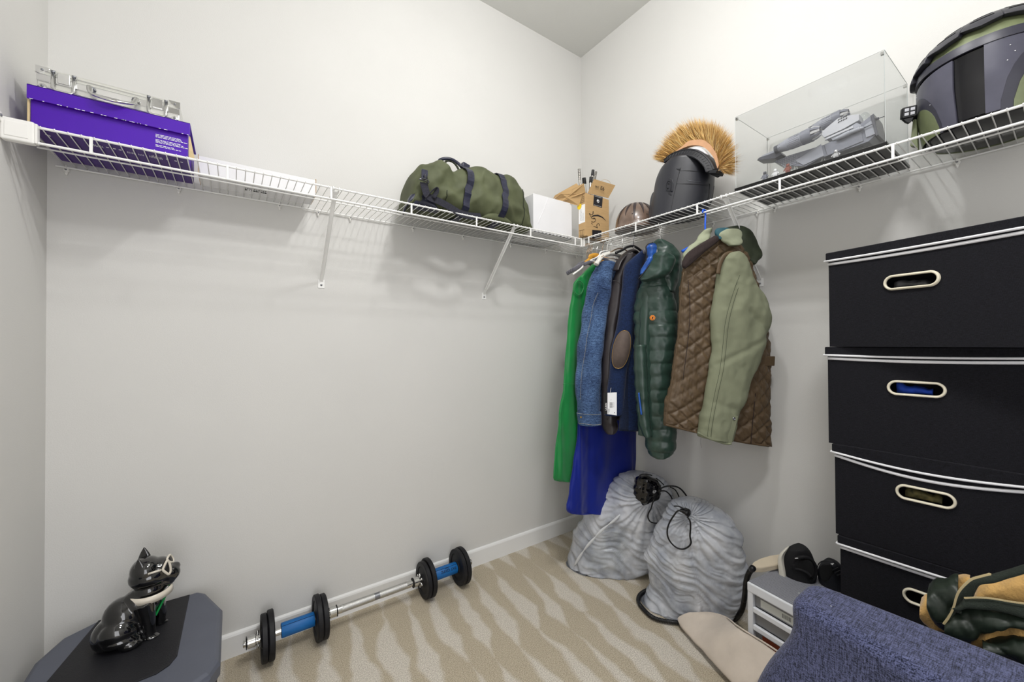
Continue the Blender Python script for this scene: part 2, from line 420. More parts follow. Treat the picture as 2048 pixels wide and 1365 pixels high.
pb = thing('storage_box', 'purple printed cardboard box with folded lid flap at left end of shelf', 'box', (-2.19, -.16, ZT))
x0, x1, y0, y1 = -2.358, -2.020, -.286, -.045
b = bm_(); box(b, (x0+.004, y0+.005, ZT+.001), (x1-.004, y1, 1.900)); body = bev(obj('box_body', b, M['purple'], pb), .0015)
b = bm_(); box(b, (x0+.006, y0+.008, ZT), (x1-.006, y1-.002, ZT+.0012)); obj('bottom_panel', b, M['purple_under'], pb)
b = bm_(); box(b, (x0, y0-.006, 1.866), (x1+.002, y0-.001, 1.9045)); box(b, (x0, y0-.006, 1.9015), (x1+.002, y1, 1.9045))
bev(obj('lid', b, M['purple'], pb), .001)
b = bm_(); box(b, (x0-.0005, y0+.001, ZT+.004), (x0+.0035, y0+.0065, 1.866)); obj('card_edge', b, M['cardin'], pb)
b = bm_(); prism(b, [(x1-.002, y0+.004, 1.866), (x1+.0015, y0+.004, 1.866), (x1+.012, y0+.008, ZT+.012), (x1+.008, y0+.008, ZT+.003), (x1-.002, y0+.004, ZT+.003)], (0, .004, 0)); obj('end_flap', b, M['cardin'], pb)
# worn white specks on the lid's lower fold, fine print on the front and underneath
b = bm_(); random.seed(3)
for k in range(26):
    xx = x0+.004+random.random()**1.3*.33; box(b, (xx, y0-.0065, 1.8655), (xx+.002+random.random()*.005, y0-.0058, 1.8668))
obj('worn_fold', b, M['wprint'], pb)
b = bm_(); zz = 1.8505
for n_ in (3, 3, 2):
    for r_ in range(n_):
        xx = -2.101
        while xx < -2.101+(.05, .062, .074)[r_]-.006*(n_ == 2):
            l_ = random.uniform(.004, .010); box(b, (xx, y0+.0040, zz-.0016), (xx+l_, y0+.0046, zz)); xx += l_+.0016
        zz -= .0040
    zz -= .0042
obj('fine_print', b, M['wprint'], pb)
b = bm_()
for xx, n_, ln in ((-2.245, 7, .020), (-2.170, 5, .014), (-2.145, 4, .012), (-2.120, 6, .022), (-2.105, 5, .022)):
    for k in range(n_): box(b, (xx+k*.0035, -.235-ln*random.uniform(.6, 1), ZT-.0006), (xx+k*.0035+.0012, -.235, ZT+.0002))
for xx in (-2.215, -2.2, -2.188, -2.08, -2.06, -2.045):
    box(b, (xx, -.25, ZT-.0006), (xx+.006, -.245, ZT+.0002))
lathe(b, [(.006, 0), (.006, .0004)], (-2.33, -.25, ZT-.0006), n=16, sy=.5)
obj('underside_print', b, M['wprint'], pb)

bc = thing('briefcase', 'silver aluminium briefcase with two latches lying on the purple box', 'case', (-2.195, -.15, 1.905))
x0, x1, y0, y1 = -2.347, -2.046, -.268, -.04; z0, z1 = 1.9055, 1.970
b = bm_(); box(b, (x0, y0, z0), (x1, y1, z0+.034)); bev(obj('lower_shell', b, M['alu'], bc), .003)
b = bm_(); box(b, (x0, y0, z0+.0352), (x1, y1, z1)); up_ = bev(obj('upper_shell', b, M['alu'], bc), .003)
b = bm_()
for zz in (z0+.010, z0+.026, z0+.044, z0+.054): tube(b, [(x0+.002, y0-.0012, zz), (x1-.002, y0-.0012, zz)], .0012, 6)
box(b, (x0, y0-.002, z0+.027), (x1, y0, z0+.043)); obj('rib_trim', b, M['alu_bright'], bc)
for xx in (x0+.052, x1-.052):
    b = bm_(); box(b, (xx-.012, y0-.005, z0+.030), (xx+.012, y0-.001, z1-.006)); lt = bev(obj('latch', b, M['alu_bright'], bc), .001)
    b = bm_()
    tube(b, [(xx-.020, y0-.005, z1-.008), (xx-.020, y0-.008, z0+.012), (xx-.014, y0-.009, z0+.005), (xx+.014, y0-.009, z0+.005), (xx+.020, y0-.008, z0+.012), (xx+.020, y0-.005, z1-.008)], .0042, 8, flat=(1, .6), up=(0, 1, 0))
    obj('latch_loop', b, M['alu_bright'], lt, True)
    b = bm_()
    for sg in (-1, 1): cyl(b, (xx+sg*.020-.004, y0-.005, z1-.007), (xx+sg*.020+.004, y0-.005, z1-.007), .0038, 10)
    obj('hinge_pin', b, M['screw'], lt, True)
for xx in (-2.238, -2.150):
    b = bm_(); lathe(b, [(.007, 0), (.007, .003), (.004, .005), (.0045, .012), (.002, .014)], (xx, y0, z0+.036), (0, -1, 0), 14); obj('handle_mount', b, M['screw'], bc, True)
b = bm_(); pth = smoothpath([(-2.243, y0-.010, z0+.040), (-2.238, y0-.022, z0+.018), (-2.220, y0-.038, z0+.006), (-2.194, y0-.045, z0+.001), (-2.168, y0-.038, z0+.006), (-2.150, y0-.022, z0+.018), (-2.145, y0-.010, z0+.040)], 5)
tube(b, pth, .0055, 10, flat=(1.25, .8)); obj('handle', b, M['alu_bright'], bc, True)
for xx, zz in ((x0, z1), (x1, z1), (x0, z0+.012), (x1, z0+.012)):
    b = bm_(); sg = 1 if xx == x0 else -1
    if zz == z1: prism(b, [(xx-sg*.0015, y0-.003, zz+.001), (xx+sg*.026, y0-.003, zz+.001), (xx+sg*.018, y0-.003, zz-.010), (xx+sg*.006, y0-.003, zz-.018), (xx-sg*.0015, y0-.003, zz-.018)], (0, .004, 0))
    else: lathe(b, [(.008, 0), (.008, .002), (.004, .003)], (xx+sg*.012, y0, zz), (0, -1, 0), 12)
    obj('corner_guard', b, M['alu_bright'], bc)
    b = bm_(); lathe(b, [(.0032, 0), (.0028, .0015), (.001, .002)], (xx+sg*.011, y0-.003, zz-.008 if zz == z1 else zz), (0, -1, 0), 10); obj('rivet', b, M['screw'], bc, True)

fb = thing('flat_box', 'long flat white cardboard box beside the purple box', 'box', (-1.82, -.11, ZT))
b = bm_(); box(b, (-2.004, -.172, ZT), (-1.640, -.045, 1.853)); bev(obj('box_body', b, M['wcard'], fb), .001)
for xx in (-2.0055, -1.640):
    b = bm_(); box(b, (xx, -.174, ZT+.001), (xx+.0016, -.046, 1.857)); o = obj('end_flap', b, M['card'], fb)
b = bm_()
for k in range(10):
    xx = -1.872+k*.0072
    box(b, (xx, -.112, ZT-.0005), (xx+.0055, -.109, ZT)); box(b, (xx, -.105, ZT-.0005), (xx+random.uniform(.003, .006), -.102, ZT)); box(b, (xx, -.095, ZT-.0005), (xx+.0065*random.choice((0.3, 1, 1)), -.085, ZT))
obj('shipping_print', b, M['print'], fb)

cb = thing('carton', 'plain white corrugated carton between green duffel bag and brown box', 'box', (-.46, -.16, ZT))
b = bm_(); x0, x1, y0, y1, z1 = -.620, -.345, -.262, -.03, 1.992
for lo, hi in (((x0, y0, ZT), (x1, y0+.003, z1)), ((x0, y1-.003, ZT), (x1, y1, z1)), ((x0, y0+.003, ZT), (x0+.003, y1-.003, z1-.002)), ((x1-.003, y0+.003, ZT), (x1, y1-.003, z1-.002)), ((x0, y0, ZT), (x1, y1, ZT+.003))):
    box(b, lo, hi)
obj('box_body', b, M['wcard'], cb)
b = bm_(); box(b, (x0+.003, y0+.003, z1-.012), (x1-.003, y1-.003, z1-.009)); obj('top_flap', b, M['wcard'], cb)
b = bm_(); random.seed(9)
for k in range(16):
    if k % 5 == 4: continue
    xx = x0+.016+k*.0105; box(b, (xx, -.135, ZT-.0006), (xx+.006, -.120, ZT)); box(b, (xx+.001, -.155, ZT-.0006), (xx+.004, -.140, ZT))
for k in range(4): box(b, (x0-.0006, -.25+.010*k, ZT+.012), (x0, -.2455+.010*k, ZT+.024))
obj('underside_print', b, M['print'], cb)
b = bm_(); tube(b, smoothpath([(x0+.10, y0-.0005, 1.985), (x0+.072, y0-.001, 1.92), (x0+.045, y0-.0005, 1.868), (x0+.030, y0-.0005, 1.835)], 4), .0012, 5); obj('crease', b, M['wcard'], cb, True)

# green duffel bag ------------------------------------------------
M['canvas'] = pm('olive waxed canvas', '51563c', .7, var=.2, vs=10, bump=.25, bs=500, bdist=.001)
M['canvas_trim'] = pm('olive piping', '2c3122', .7, var=.1)
M['leather_nv'] = pm('crackled navy leather', '25273a', .38, var=.35, vs=60, bump=.5, bs=70, bdist=.002)
M['web'] = weave('black webbing', '1c1c24', '33333e', 700)
M['gun'] = pm('gunmetal', '55565c', .25, metal=1)
db = thing('duffel_bag', 'olive green canvas duffel bag with navy leather straps on the shelf', 'bag', (-.95, -.16, ZT))
dpl = ((-1, -.19, 1.9), (0, -1, 0))
cols = [(806, 432, 447), (811, 402, 450), (819, 362, 452), (832, 340, 455), (850, 334, 458), (866, 326, 461), (878, 329, 464), (893, 347, 467), (915, 343, 471), (938, 338, 475), (952, 336, 477), (966, 344, 480), (980, 356, 482), (994, 359, 484), (1004, 352, 486), (1015, 356, 488), (1026, 373, 490), (1035, 400, 491), (1041, 425, 492), (1047, 460, 492)]
dpairs = []
for A, B in pairs_cols(cols, dpl, 5):
    B.z = ZT+.012; A.z = max(A.z, B.z+.02); B.x = A.x; dpairs.append((A, B))
dx0, dx1 = dpairs[0][0].x, dpairs[-1][0].x
def dnoise(p, u, v, q):
    f = .014*fbm((p.x*7, p.y*9, p.z*8), 3) + .016*(.5-abs(fbm((p.x*13+p.z*11, p.z*5, 3), 2)))
    f += .012*max(0, 1-3.2*abs(fbm((p.x*9-p.z*7, p.z*9, 7), 2)))*max(0, q)*(1 if v < .5 else .5)      # sharp folds
    # long sags falling from the ends to the middle of the front
    f += .012*sin(18*(p.x+.95)+10*(p.z-1.9))*max(0, q)*max(0, 1-abs(u))
    return f + (.012*max(0, q) if u > .2 else 0)
b = bm_(); loft(b, dpairs, (0, -1, 0), .095, .13, 48, 2.3, dnoise, taper=lambda v: .72+.28*min(1, 4*v, 4*(1-v)))
dbody = sub(obj('bag_body', b, M['canvas'], db, True), 1)
def dsurf(v, th, lift=.002):
    """a point of the duffel's skin: v along it, th round it (0 top, pi bottom, front between)"""
    i = v*(len(dpairs)-1); i0 = min(int(i), len(dpairs)-2); k = i-i0
    A = dpairs[i0][0].lerp(dpairs[i0+1][0], k); B = dpairs[i0][1].lerp(dpairs[i0+1][1], k)
    c = (A+B)/2; s = (B-A)/2; a = s.length; sd = s.normalized(); o2 = Vector((0, -1, 0)); o2 = (o2-sd*o2.dot(sd)).normalized()
    cx, sy = cos(th), sin(th); u = math.copysign(abs(cx)**(2/2.3), cx); q = math.copysign(abs(sy)**(2/2.3), sy)
    tp = .72+.28*min(1, 4*v, 4*(1-v)); p = c+s*u+o2*q*((.095 if q > 0 else .13)*tp)
    nd = (sd*u*.4+o2*q).normalized()
    return p+nd*(dnoise(p, u, v, q)+lift), (sd*u*.8+o2*q).normalized()
def v_of(px): return min(range(len(dpairs)), key=lambda i: abs(dpairs[i][0].x-at(px, 400, 1, -.19).x))/(len(dpairs)-1)
for v0, v1, v2 in ((v_of(905), v_of(920), v_of(926)), (v_of(974), v_of(990), v_of(990))):
    P, Nn = [], []
    for k in range(34):
        th = -1.2+4.3*k/33; f = max(0, min(1, th/2.2)); v = v0+(v1-v0)*f if f < .75 else v1+(v2-v1)*(f-.75)*4*.5
        p, n_ = dsurf(v, th, .006); P.append(p); Nn.append(n_)
    b = bm_(); ribbon(b, P, Nn, .034, .003); sb = obj('leather_strap', b, M['leather_nv'], db)
    b = bm_()   # stitched cross box
    f0, f1 = P[12], P[15]; nn = Nn[13]; al = (f1-f0).normalized(); sd = al.cross(nn).normalized()
    for q0, q1 in ((f0-sd*.011, f1+sd*.011), (f0+sd*.011, f1-sd*.011), (f0-sd*.012, f0+sd*.012), (f1-sd*.012, f1+sd*.012)): tube(b, [q0+nn*.0042, q1+nn*.0042], .0005, 4)
    obj('stitching', b, M['gun'], sb)
# carrying handles
def hpt(px, py, y): return at(px, py, 1, y)
b = bm_(); tube(b, smoothpath([hpt(889, 338, -.14), hpt(881, 327, -.14), hpt(879, 321, -.15), hpt(890, 317.5, -.16), hpt(903, 319, -.17), hpt(915, 326, -.19), hpt(922, 333, -.20), hpt(927, 340, -.2)], 5), .0075, 10); obj('handle', b, M['leather_nv'], db, True)
b = bm_(); tube(b, smoothpath([hpt(887, 336, -.10), hpt(893, 322, -.09), hpt(907, 325, -.09), hpt(917, 339, -.10), hpt(919, 352, -.12)], 5), .0055, 10); obj('handle', b, M['canvas_trim'], db, True)
p, n_ = dsurf(v_of(935), .25, .006)
b = bm_(); box(b, (-.020, -.014, -.012), (.020, .012, .014)); b.transform(Matrix.Translation(hpt(930, 334, -.20)) @ Matrix.Rotation(R(14), 4, 'Y')); bev(obj('handle_wrap', b, M['leather_nv'], db), .004, 3)
# shoulder strap with its clip, end patch
b = bm_(); P = [hpt(847, 366, -.300), hpt(851, 382, -.308), hpt(857, 394, -.310), hpt(875, 402, -.300), hpt(898, 414, -.303), hpt(922, 428, -.303), hpt(945, 433, -.300), hpt(962, 434, -.293)]
P = smoothpath(P, 5); ribbon(b, P, (0, -1, .2), .034, .003); obj('shoulder_strap', b, M['web'], db)
b = bm_(); tube(b, smoothpath([hpt(851, 398, -.312), hpt(862, 384, -.316), hpt(872, 377, -.312), hpt(873, 385, -.312), hpt(866, 396, -.312)], 4), .006, 8, flat=(1.8, .4)); obj('strap_loop', b, M['web'], db, True)
b = bm_(); tube(b, smoothpath([hpt(838, 359, -.312), hpt(848, 361, -.314), hpt(857, 366, -.314), hpt(856, 361, -.314), hpt(846, 357, -.312), hpt(838, 359, -.312)], 4), .0022, 6); obj('strap_ring', b, M['gun'], db, True)
b = bm_(); box(b, (-.014, -.006, -.024), (.014, .004, .018)); b.transform(Matrix.Translation(hpt(849, 348, -.292))); bev(obj('strap_tab', b, M['leather_nv'], db), .003)
b = bm_(); lathe(b, [(.004, 0), (.005, .004), (.003, .012), (.004, .02), (.002, .024)], hpt(850, 349, -.304), (0, 0, -1), 10); obj('snap_hook', b, M['gun'], db, True)
b = bm_()
prs = pairs_cols([(807, 430, 446), (812, 407, 450), (819, 393, 452), (830, 384, 454), (840, 381, 455), (848, 385, 456), (858, 397, 457), (866, 412, 458), (874, 426, 459)], ((-1, -.268, 1.8), (-.15, -1, 0)), 4)
for A, B in prs: B.z = max(B.z, ZT+.002)
loft(b, prs, (-.15, -1, 0), .045, .02, 24, 2.6); obj('end_patch', b, M['leather_nv'], db, True)
b = bm_(); P = smoothpath([hpt(1032, 405, -.22), hpt(1037, 425, -.235), hpt(1042, 445, -.24), hpt(1046, 457, -.22)], 5); ribbon(b, P, (.5, -1, 0), .030, .003); obj('shoulder_strap', b, M['web'], db)
b = bm_(); prs = pairs_cols([(960, 437, 440), (975, 428, 446), (995, 428, 449), (1010, 436, 451), (1020, 447, 452)], ((-1, -.275, 1.8), (0, -1, 0)), 4)
for A, B in prs: B.z = max(B.z, ZT+.004); A.z = max(A.z, B.z+.004)
loft(b, prs, (0, -1, 0), .018, .03, 20); obj('pocket_flap', b, M['canvas'], db, True)
# piping along the top seams
b = bm_(); P = [dsurf(v_of(835), th/10, .003)[0] for th in range(-8, 20)]; tube(b, P, .0022, 6); P = [dsurf(v_of(874), th/10, .003)[0] for th in range(-8, 14)]; tube(b, P, .0022, 6)
P = [dsurf(v_of(1028), th/10, .003)[0] for th in range(-8, 24)]; tube(b, P, .0022, 6); obj('seam_piping', b, M['canvas_trim'], db, True)

# brown shipping box ------------------------------------------------
M['blk'] = pm('black ink', '15131a', .6, var=.08)
M['yellow'] = pm('yellow sticker', 'f2cf1c', .5, var=.03)
M['tape'] = pm('clear tape on card', 'c9a878', .25, var=.05)
ab = thing('shipping_box', 'tall open brown cardboard box with metal tubes sticking out at shelf corner', 'box', (-.25, -.26, ZT))
P0 = at(1172, 478, 1, -.352); X0 = P0.x; Y0 = P0.y
X1 = at(1218, 430, 1, Y0).x; YB = at(1157, 430, 0, X0).y; ZB = at(1172, 386, 1, Y0).z
b = bm_(); T = .003
for lo, hi in (((X0, Y0, ZT), (X1, Y0+T, ZB)), ((X0, YB-T, ZT), (X1, YB, ZB)), ((X0, Y0+T, ZT), (X0+T, YB-T, ZB)), ((X1-T, Y0+T, ZT), (X1, YB-T, ZB)), ((X0, Y0, ZT), (X1, YB, ZT+T))): box(b, lo, hi)
bev(obj('box_body', b, M['card'], ab), .0008, 1)
# flaps: the long left one sticks out, the front one leans up and right
fz = ZB
def quad(name, pts, t=.003, mat=None, par=None):
    n_ = (Vector(pts[1])-Vector(pts[0])).cross(Vector(pts[2])-Vector(pts[0])).normalized()
    b = bm_(); prism(b, pts, n_*t); return obj(name, b, mat or M['card'], par or ab)
FA, FB = at(1169, 380, 0, X0), at(1160, 411, 0, X0)
lf = quad('flap', [(X0, Y0, fz), (X0, YB, fz), at(1122, 405, 0, X0-.07), at(1110, 399, 0, X0-.08), at(1168, 368, 0, X0-.02)], mat=M['card'])
quad('flap', [at(1158, 412, 0, X0-.004), at(1106, 400, 0, X0-.085), at(1122, 388, 0, X0-.085), at(1163, 369, 0, X0-.01), (X0-.002, Y0+.02, fz)], mat=M['card'])
quad('flap', [at(1106, 398, 0, X0-.075), at(1110, 391, 0, X0-.07), at(1153, 367, 0, X0+.02), at(1158, 372, 0, X0+.02)], mat=M['card'])
ff = quad('flap', [at(1175, 386.5, 1, Y0), at(1216, 396.5, 1, Y0), at(1230, 371, 1, Y0-.012), at(1188, 358.5, 1, Y0-.012)], mat=M['card'])
e = (at(1216, 396.5, 1, Y0)-at(1175, 386.5, 1, Y0)).normalized()
textobj('93', .034, at(1209.5, 374.5, 1, Y0-.016), at(1190, 370, 1, Y0)-at(1210, 376, 1, Y0), (-.25, -.05, -1), M['blk'], ff)
textobj('2HK', .016, at(1198, 373.2, 1, Y0-.0155), at(1185, 370, 1, Y0)-at(1200, 374, 1, Y0), (-.25, -.05, -1), M['blk'], ff)
b = bm_(); tube(b, smoothpath([at(1203, 361.5, 1, Y0), at(1210, 359.5, 1, Y0), at(1218, 362.5, 1, Y0), at(1221, 367, 1, Y0)], 5), .0009, 5); obj('tape_curl', b, M['tape'], ab, True)
# print on the two faces
def fp(px, py, off=.0006): return at(px, py, 1, Y0-off)
def patch(name, pts, mat, t=.0004, par=None, v=(0, 1, 0)):
    b = bm_(); prism(b, pts, Vector(v)*t); return obj(name, b, mat, par or ab)
wl = patch('warning_label', [fp(1188, 390), fp(1205.5, 395), fp(1204, 416), fp(1186.5, 411)], M['blk'])
b = bm_(); c_ = fp(1196, 402.5, .0012); lathe(b, [(.0095, 0), (.0095, .0004)], c_, (0, -1, 0), 16); obj('round_mark', b, M['wprint'], wl)
b = bm_()
for a_, c2 in (((1189.5, 392.3), (1203, 396.3)), ((1188, 410), (1202.5, 413.8))): tube(b, [fp(*a_, .0012), fp(*c2, .0012)], .0008, 4)
obj('label_line', b, M['wprint'], wl)
b = bm_(); prism(b, [fp(1194.5, 404.5, .0018), fp(1197.5, 405.0, .0018), fp(1196.6, 400.8, .0018)], (0, .0005, 0)); obj('flame_mark', b, M['blk'], wl)
# curved arrow and the turned letters under it
b = bm_()
tube(b, [fp(1183, 434, .0008), fp(1188, 431.5, .0008), fp(1196, 431, .0008), fp(1205, 435, .0008), fp(1212, 442, .0008)], [.002, .0038, .0046, .0034, .0006], 6, flat=(1, .15), up=(0, -1, 0))
for q in (((1186, 423), (1184.5, 430), (1180, 428), (1178, 427)), ((1178, 427), (1181, 432), (1184, 437), (1190, 438)), ((1184, 430), (1187, 427), (1186, 422))):
    tube(b, smoothpath([fp(*p_, .0008) for p_ in q], 4), .0013, 5)
obj('arrow_logo', b, M['blk'], ab)
b = bm_()
for q in (((1183, 443), (1186, 444.5), (1190, 443), (1191.5, 439.5), (1189, 436.5), (1186, 437)), ((1182.5, 446), (1185, 449)), ((1187, 453), (1192, 454.5), (1195, 456.5)), ((1195, 456.5), (1193.5, 450.5), (1196, 447.5), (1199, 449), (1198.5, 452))):
    tube(b, smoothpath([fp(*p_, .0008) for p_ in q], 4), .0013, 5)
obj('logo_letters', b, M['blk'], ab)
patch('bar_mark', [fp(1184.5, 460), fp(1203, 461.5), fp(1203, 475), fp(1184.5, 478)], M['blk'])
def sp(px, py, off=.0006): return at(px, py, 0, X0-off)
sl = patch('shipping_label', [sp(1157.5, 412), sp(1170, 408), sp(1170, 444), sp(1157.5, 449)], M['wprint'], v=(1, 0, 0))
b = bm_()
for k in range(9): tube(b, [sp(1160.5, 421+k*2.6, .0012), sp(1163.2, 420+k*2.6, .0012)], .0006, 4); tube(b, [sp(1165, 427+k*1.8, .0012), sp(1167.3, 426.2+k*1.8, .0012)], .0004, 4)
obj('barcode', b, M['blk'], sl)
b = bm_(); lathe(b, [(.017, 0), (.017, .0006)], sp(1158.8, 413.5, .0014), (-1, 0, 0), 9); obj('round_sticker', b, M['yellow'], ab)
b = bm_()
for q in (((1159, 462), (1168, 459.5)), ((1161.5, 463), (1161.8, 474)), ((1165.5, 462), (1165.8, 473)), ((1160, 471), (1161.8, 474.5)), ((1163.5, 471), (1161.8, 474.5)), ((1164, 470), (1165.8, 473.5)), ((1167.3, 469.5), (1165.8, 473.5))): tube(b, [sp(*q[0], .0012), sp(*q[1], .0012)], .0008, 4)
for k in range(4): tube(b, [sp(1160, 396.5+k*3.5, .0012), sp(1168, 393+k*3.5, .0012)], .0008, 4)
tube(b, [sp(1160, 396.5, .0012), sp(1160, 407, .0012)], .0008, 4); tube(b, [sp(1168, 393, .0012), sp(1168, 403.5, .0012)], .0008, 4)
obj('handling_marks', b, M['blk'], ab)
b = bm_(); c_ = at(1134.5, 395, 0, X0-.049)
# tubes and pole pieces standing in the box
M['steel'] = pm('dull steel tube', 'a9a49c', .25, metal=1, var=.25, vs=40)
def rod(name, label, a, e, r, mat, capm=None, rb=None):
    t = thing(name, label, 'tube', Vector(a)); b = bm_(); cyl(b, a, e, r, 14); obj('pipe', b, mat, t, True, angle=40)
    if capm is not None:
        d_ = (Vector(e)-Vector(a)).normalized(); b = bm_(); lathe(b, [(r*1.1, -.03), (r*1.25, -.028), (r*1.25, .004), (r*.9, .005), (r*.85, -.012)], e, d_, 16); obj('end_cap', b, capm, t, True, angle=40)
    return t
for i, (lb, a, e_, r, mt, cp) in enumerate((
    ('thin steel tube standing upright, leftmost in the brown box', (X0+.035, Y0+.055, ZT+.02), at(1158, 338, 1, Y0+.06), .0068, M['steel'], None),
    ('chrome tube with thick black end cap at front of the brown box', (X0+.04, Y0+.012, ZT+.02), at(1168, 358, 1, Y0+.02), .0085, M['chrome'], M['black']),
    ('steel tube leaning right, nearer of the crossed pair in brown box', (X0+.05, Y0+.06, ZT+.02), at(1186, 342, 1, Y0+.06), .0068, M['steel'], M['black']),
    ('steel tube leaning furthest right out of the brown box', (X0+.065, Y0+.085, ZT+.02), at(1192, 344, 1, Y0+.085), .0068, M['steel'], None),
    ('short steel tube with dark rim behind the raised box flap', (X0+.045, Y0+.035, ZT+.02), at(1182, 356, 1, Y0+.035), .0075, M['steel'], M['black']))):
    tt = rod('metal_tube', lb, a, e_, r, mt, cp); tt['group'] = 'metal tubes in the brown box'
    if i in (0, 2, 3):
        d_ = (Vector(e_)-Vector(a)).normalized(); b = bm_(); rnd = random.Random(i)
        for k in range(7): lathe(b, [(r*1.06, 0), (r*1.12, .001), (r*1.06, .003)], Vector(e_)-d_*(.006+k*.009), d_, 14)
        obj('threaded_end', b, M['gun'], tt, True)

# small dome helmet ------------------------------------------------
M['bronze'] = pm('scuffed bronze brown plastic', '6f5c50', .3, var=.22, vs=35, bump=.1, bs=60, coat=.3, spec=.6)
M['dkbrown'] = pm('dark chevron paint', '33292a', .38, var=.15, vs=40)
hc = Vector((-.168, -.565, ZT+.001)); hr = .108
dh = thing('dome_helmet', 'small brown dome helmet with dark painted spikes beside the brown box', 'helmet', hc)
b = bm_(); prof = [(hr*1.02, 0), (hr*1.03, .012)]+[(hr*cos(a_*pi/36)*1.0, .02+.128*sin(a_*pi/36)) for a_ in range(0, 18)]+[(.004, .148)]
lathe(b, prof, hc, n=48); obj('shell', b, M['bronze'], dh, True, angle=60)
def dome(az, el, l=.0012):
    rr = hr*cos(el)+l; return hc+Vector((rr*cos(az), rr*sin(az), .02+(.128+l)*sin(el)))
for k in range(14):
    a0 = 2*pi*k/14+.1; b = bm_(); hw = .13; e0, e1 = R(62), R(4)
    if k % 2: e1 = R(18)
    rows = [[dome(a0+hw*(2*j/6-1)*((i/10)*-1+1.02)*(1 if i < 10 else .05), e0+(e1-e0)*i/10) for j in range(7)] for i in range(11)]
    vv = [[b.verts.new(p) for p in r] for r in rows]
    for i in range(10):
        for j in range(6): b.faces.new((vv[i][j], vv[i][j+1], vv[i+1][j+1], vv[i+1][j]))
    o = obj('painted_spike', b, M['dkbrown'], dh, True); solid(o, .0008, 1)
b = bm_()
for az, el in ((3.6, .35), (4.3, .30), (4.9, .9), (4.5, 1.0), (3.2, .8), (5.3, .4)): lathe(b, [(.0035, 0), (.003, .001)], dome(az, el, .0006), dome(az, el)-hc, 10)
obj('scuff_mark', b, M['dkbrown'], dh)

# ---------------------------------------------------------------- crested helmet
M['helm'] = pm('brushed black helmet plastic', '24252c', .42, var=.3, vs=14, bump=.12, bs=40, stretch=(1, 1, .15), spec=.6)
M['helm_dk'] = pm('flat black helmet trim', '14151b', .5, var=.15)
M['suede'] = pm('tan suede backing', 'c79a76', .9, var=.08, vs=30)
M['fur'] = pm('golden bristle fur', '6e4a1a', .75, col2='d6a14a', vs=55, stretch=(1, 1, 1), sheen=.3)
M['white'] = pm('white foam', 'e2e3e6', .6, var=.03)
ch = thing('crested_helmet', 'black armoured helmet with golden bristle crest standing on the right shelf', 'helmet', (-.17, -.83, ZT))
hp = facing(1364, 380, 0, -.17)
lv = [(314, 1370, 1380), (317, 1358, 1394), (322, 1346, 1405), (330, 1334, 1414), (340, 1323, 1424), (350, 1317, 1428.5), (366, 1311, 1429), (388, 1307, 1426), (410, 1302, 1420), (428, 1299, 1414), (447, 1297, 1408)]
prs = [(A, B) for A, B in pairs_rows(lv, hp, 4)]
for A, B in prs:
    A.z = max(A.z, ZT+.001+0*B.z); B.z = max(B.z, ZT+.001)
b = bm_(); loft(b, prs, hp[1], .115, .095, 56, 2.2, taper=lambda v: min(1, .25+2.4*v)); obj('shell', b, M['helm'], ch, True, angle=60)
hn = hp[1]; hs = hn.cross(Vector((0, 0, 1))) ; hs = -hs if hs.dot(cR) < 0 else hs
def hsurf(px, py, lift=.001):
    """spot on the helmet's front skin behind that reading"""
    c = onplane(px, py, *hp); best = min(prs, key=lambda q: abs((q[0].z+q[1].z)/2-c.z)); i = prs.index(best); v = i/(len(prs)-1)
    cc = (best[0]+best[1])/2; a = (best[1]-best[0]).length/2; u = max(-.999, min(.999, (c-cc).dot(hs)/a))
    d_ = (1-abs(u)**2.2)**(1/2.2)*.115*min(1, .25+2.4*v)
    k = (CAM-c).normalized(); return c + k*((d_+lift)/max(.3, k.dot(hn)))
def hline(name, pts, r, mat, par=ch, k=4, flat=None, lift=.001):
    P = smoothpath([hsurf(x, y, lift) for x, y in pts], k) if k else [hsurf(x, y, lift) for x, y in pts]
    b = bm_(); tube(b, P, r, 6, flat=flat, up=hn); return obj(name, b, mat, par, True)
# brow plate edge, seams, dents
hline('brow_plate', [(1317, 352), (1327, 343), (1340, 340), (1350, 338), (1360, 340)], .0045, M['helm_dk'])
hline('brow_plate', [(1310, 376), (1318, 368), (1324, 370), (1322, 362)], .004, M['helm_dk'])
hline('panel_seam', [(1373, 322), (1362, 335), (1356, 355), (1352, 372), (1346, 400), (1341, 425)], .0011, M['print'])
hline('panel_seam', [(1353, 368), (1380, 368), (1405, 370), (1421, 371)], .0009, M['print'])
hline('panel_seam', [(1360, 342), (1385, 342), (1410, 346), (1424, 348)], .0009, M['print'])
hline('panel_seam', [(1334, 393), (1331, 410), (1329, 430)], .0009, M['print'])
hline('panel_seam', [(1342, 393), (1338, 412), (1336, 428)], .0009, M['print'])
hline('panel_seam', [(1324, 395), (1321, 412), (1318, 430)], .0009, M['print'])
hline('scratch', [(1374, 361), (1390, 363), (1403, 364)], .0007, M['screw'])
hline('cheek_guard', [(1316, 381), (1307, 387), (1303, 398), (1301, 415), (1299, 431)], .005, M['helm'])
hline('cheek_guard', [(1322, 400), (1312, 408), (1306, 420), (1303, 434)], .004, M['helm'])
hline('side_ridge', [(1419, 368), (1417, 390), (1414, 408), (1412, 425)], .0035, M['helm_dk'])
hline('side_ridge', [(1427, 372), (1424, 392), (1420, 410)], .004, M['helm_dk'])
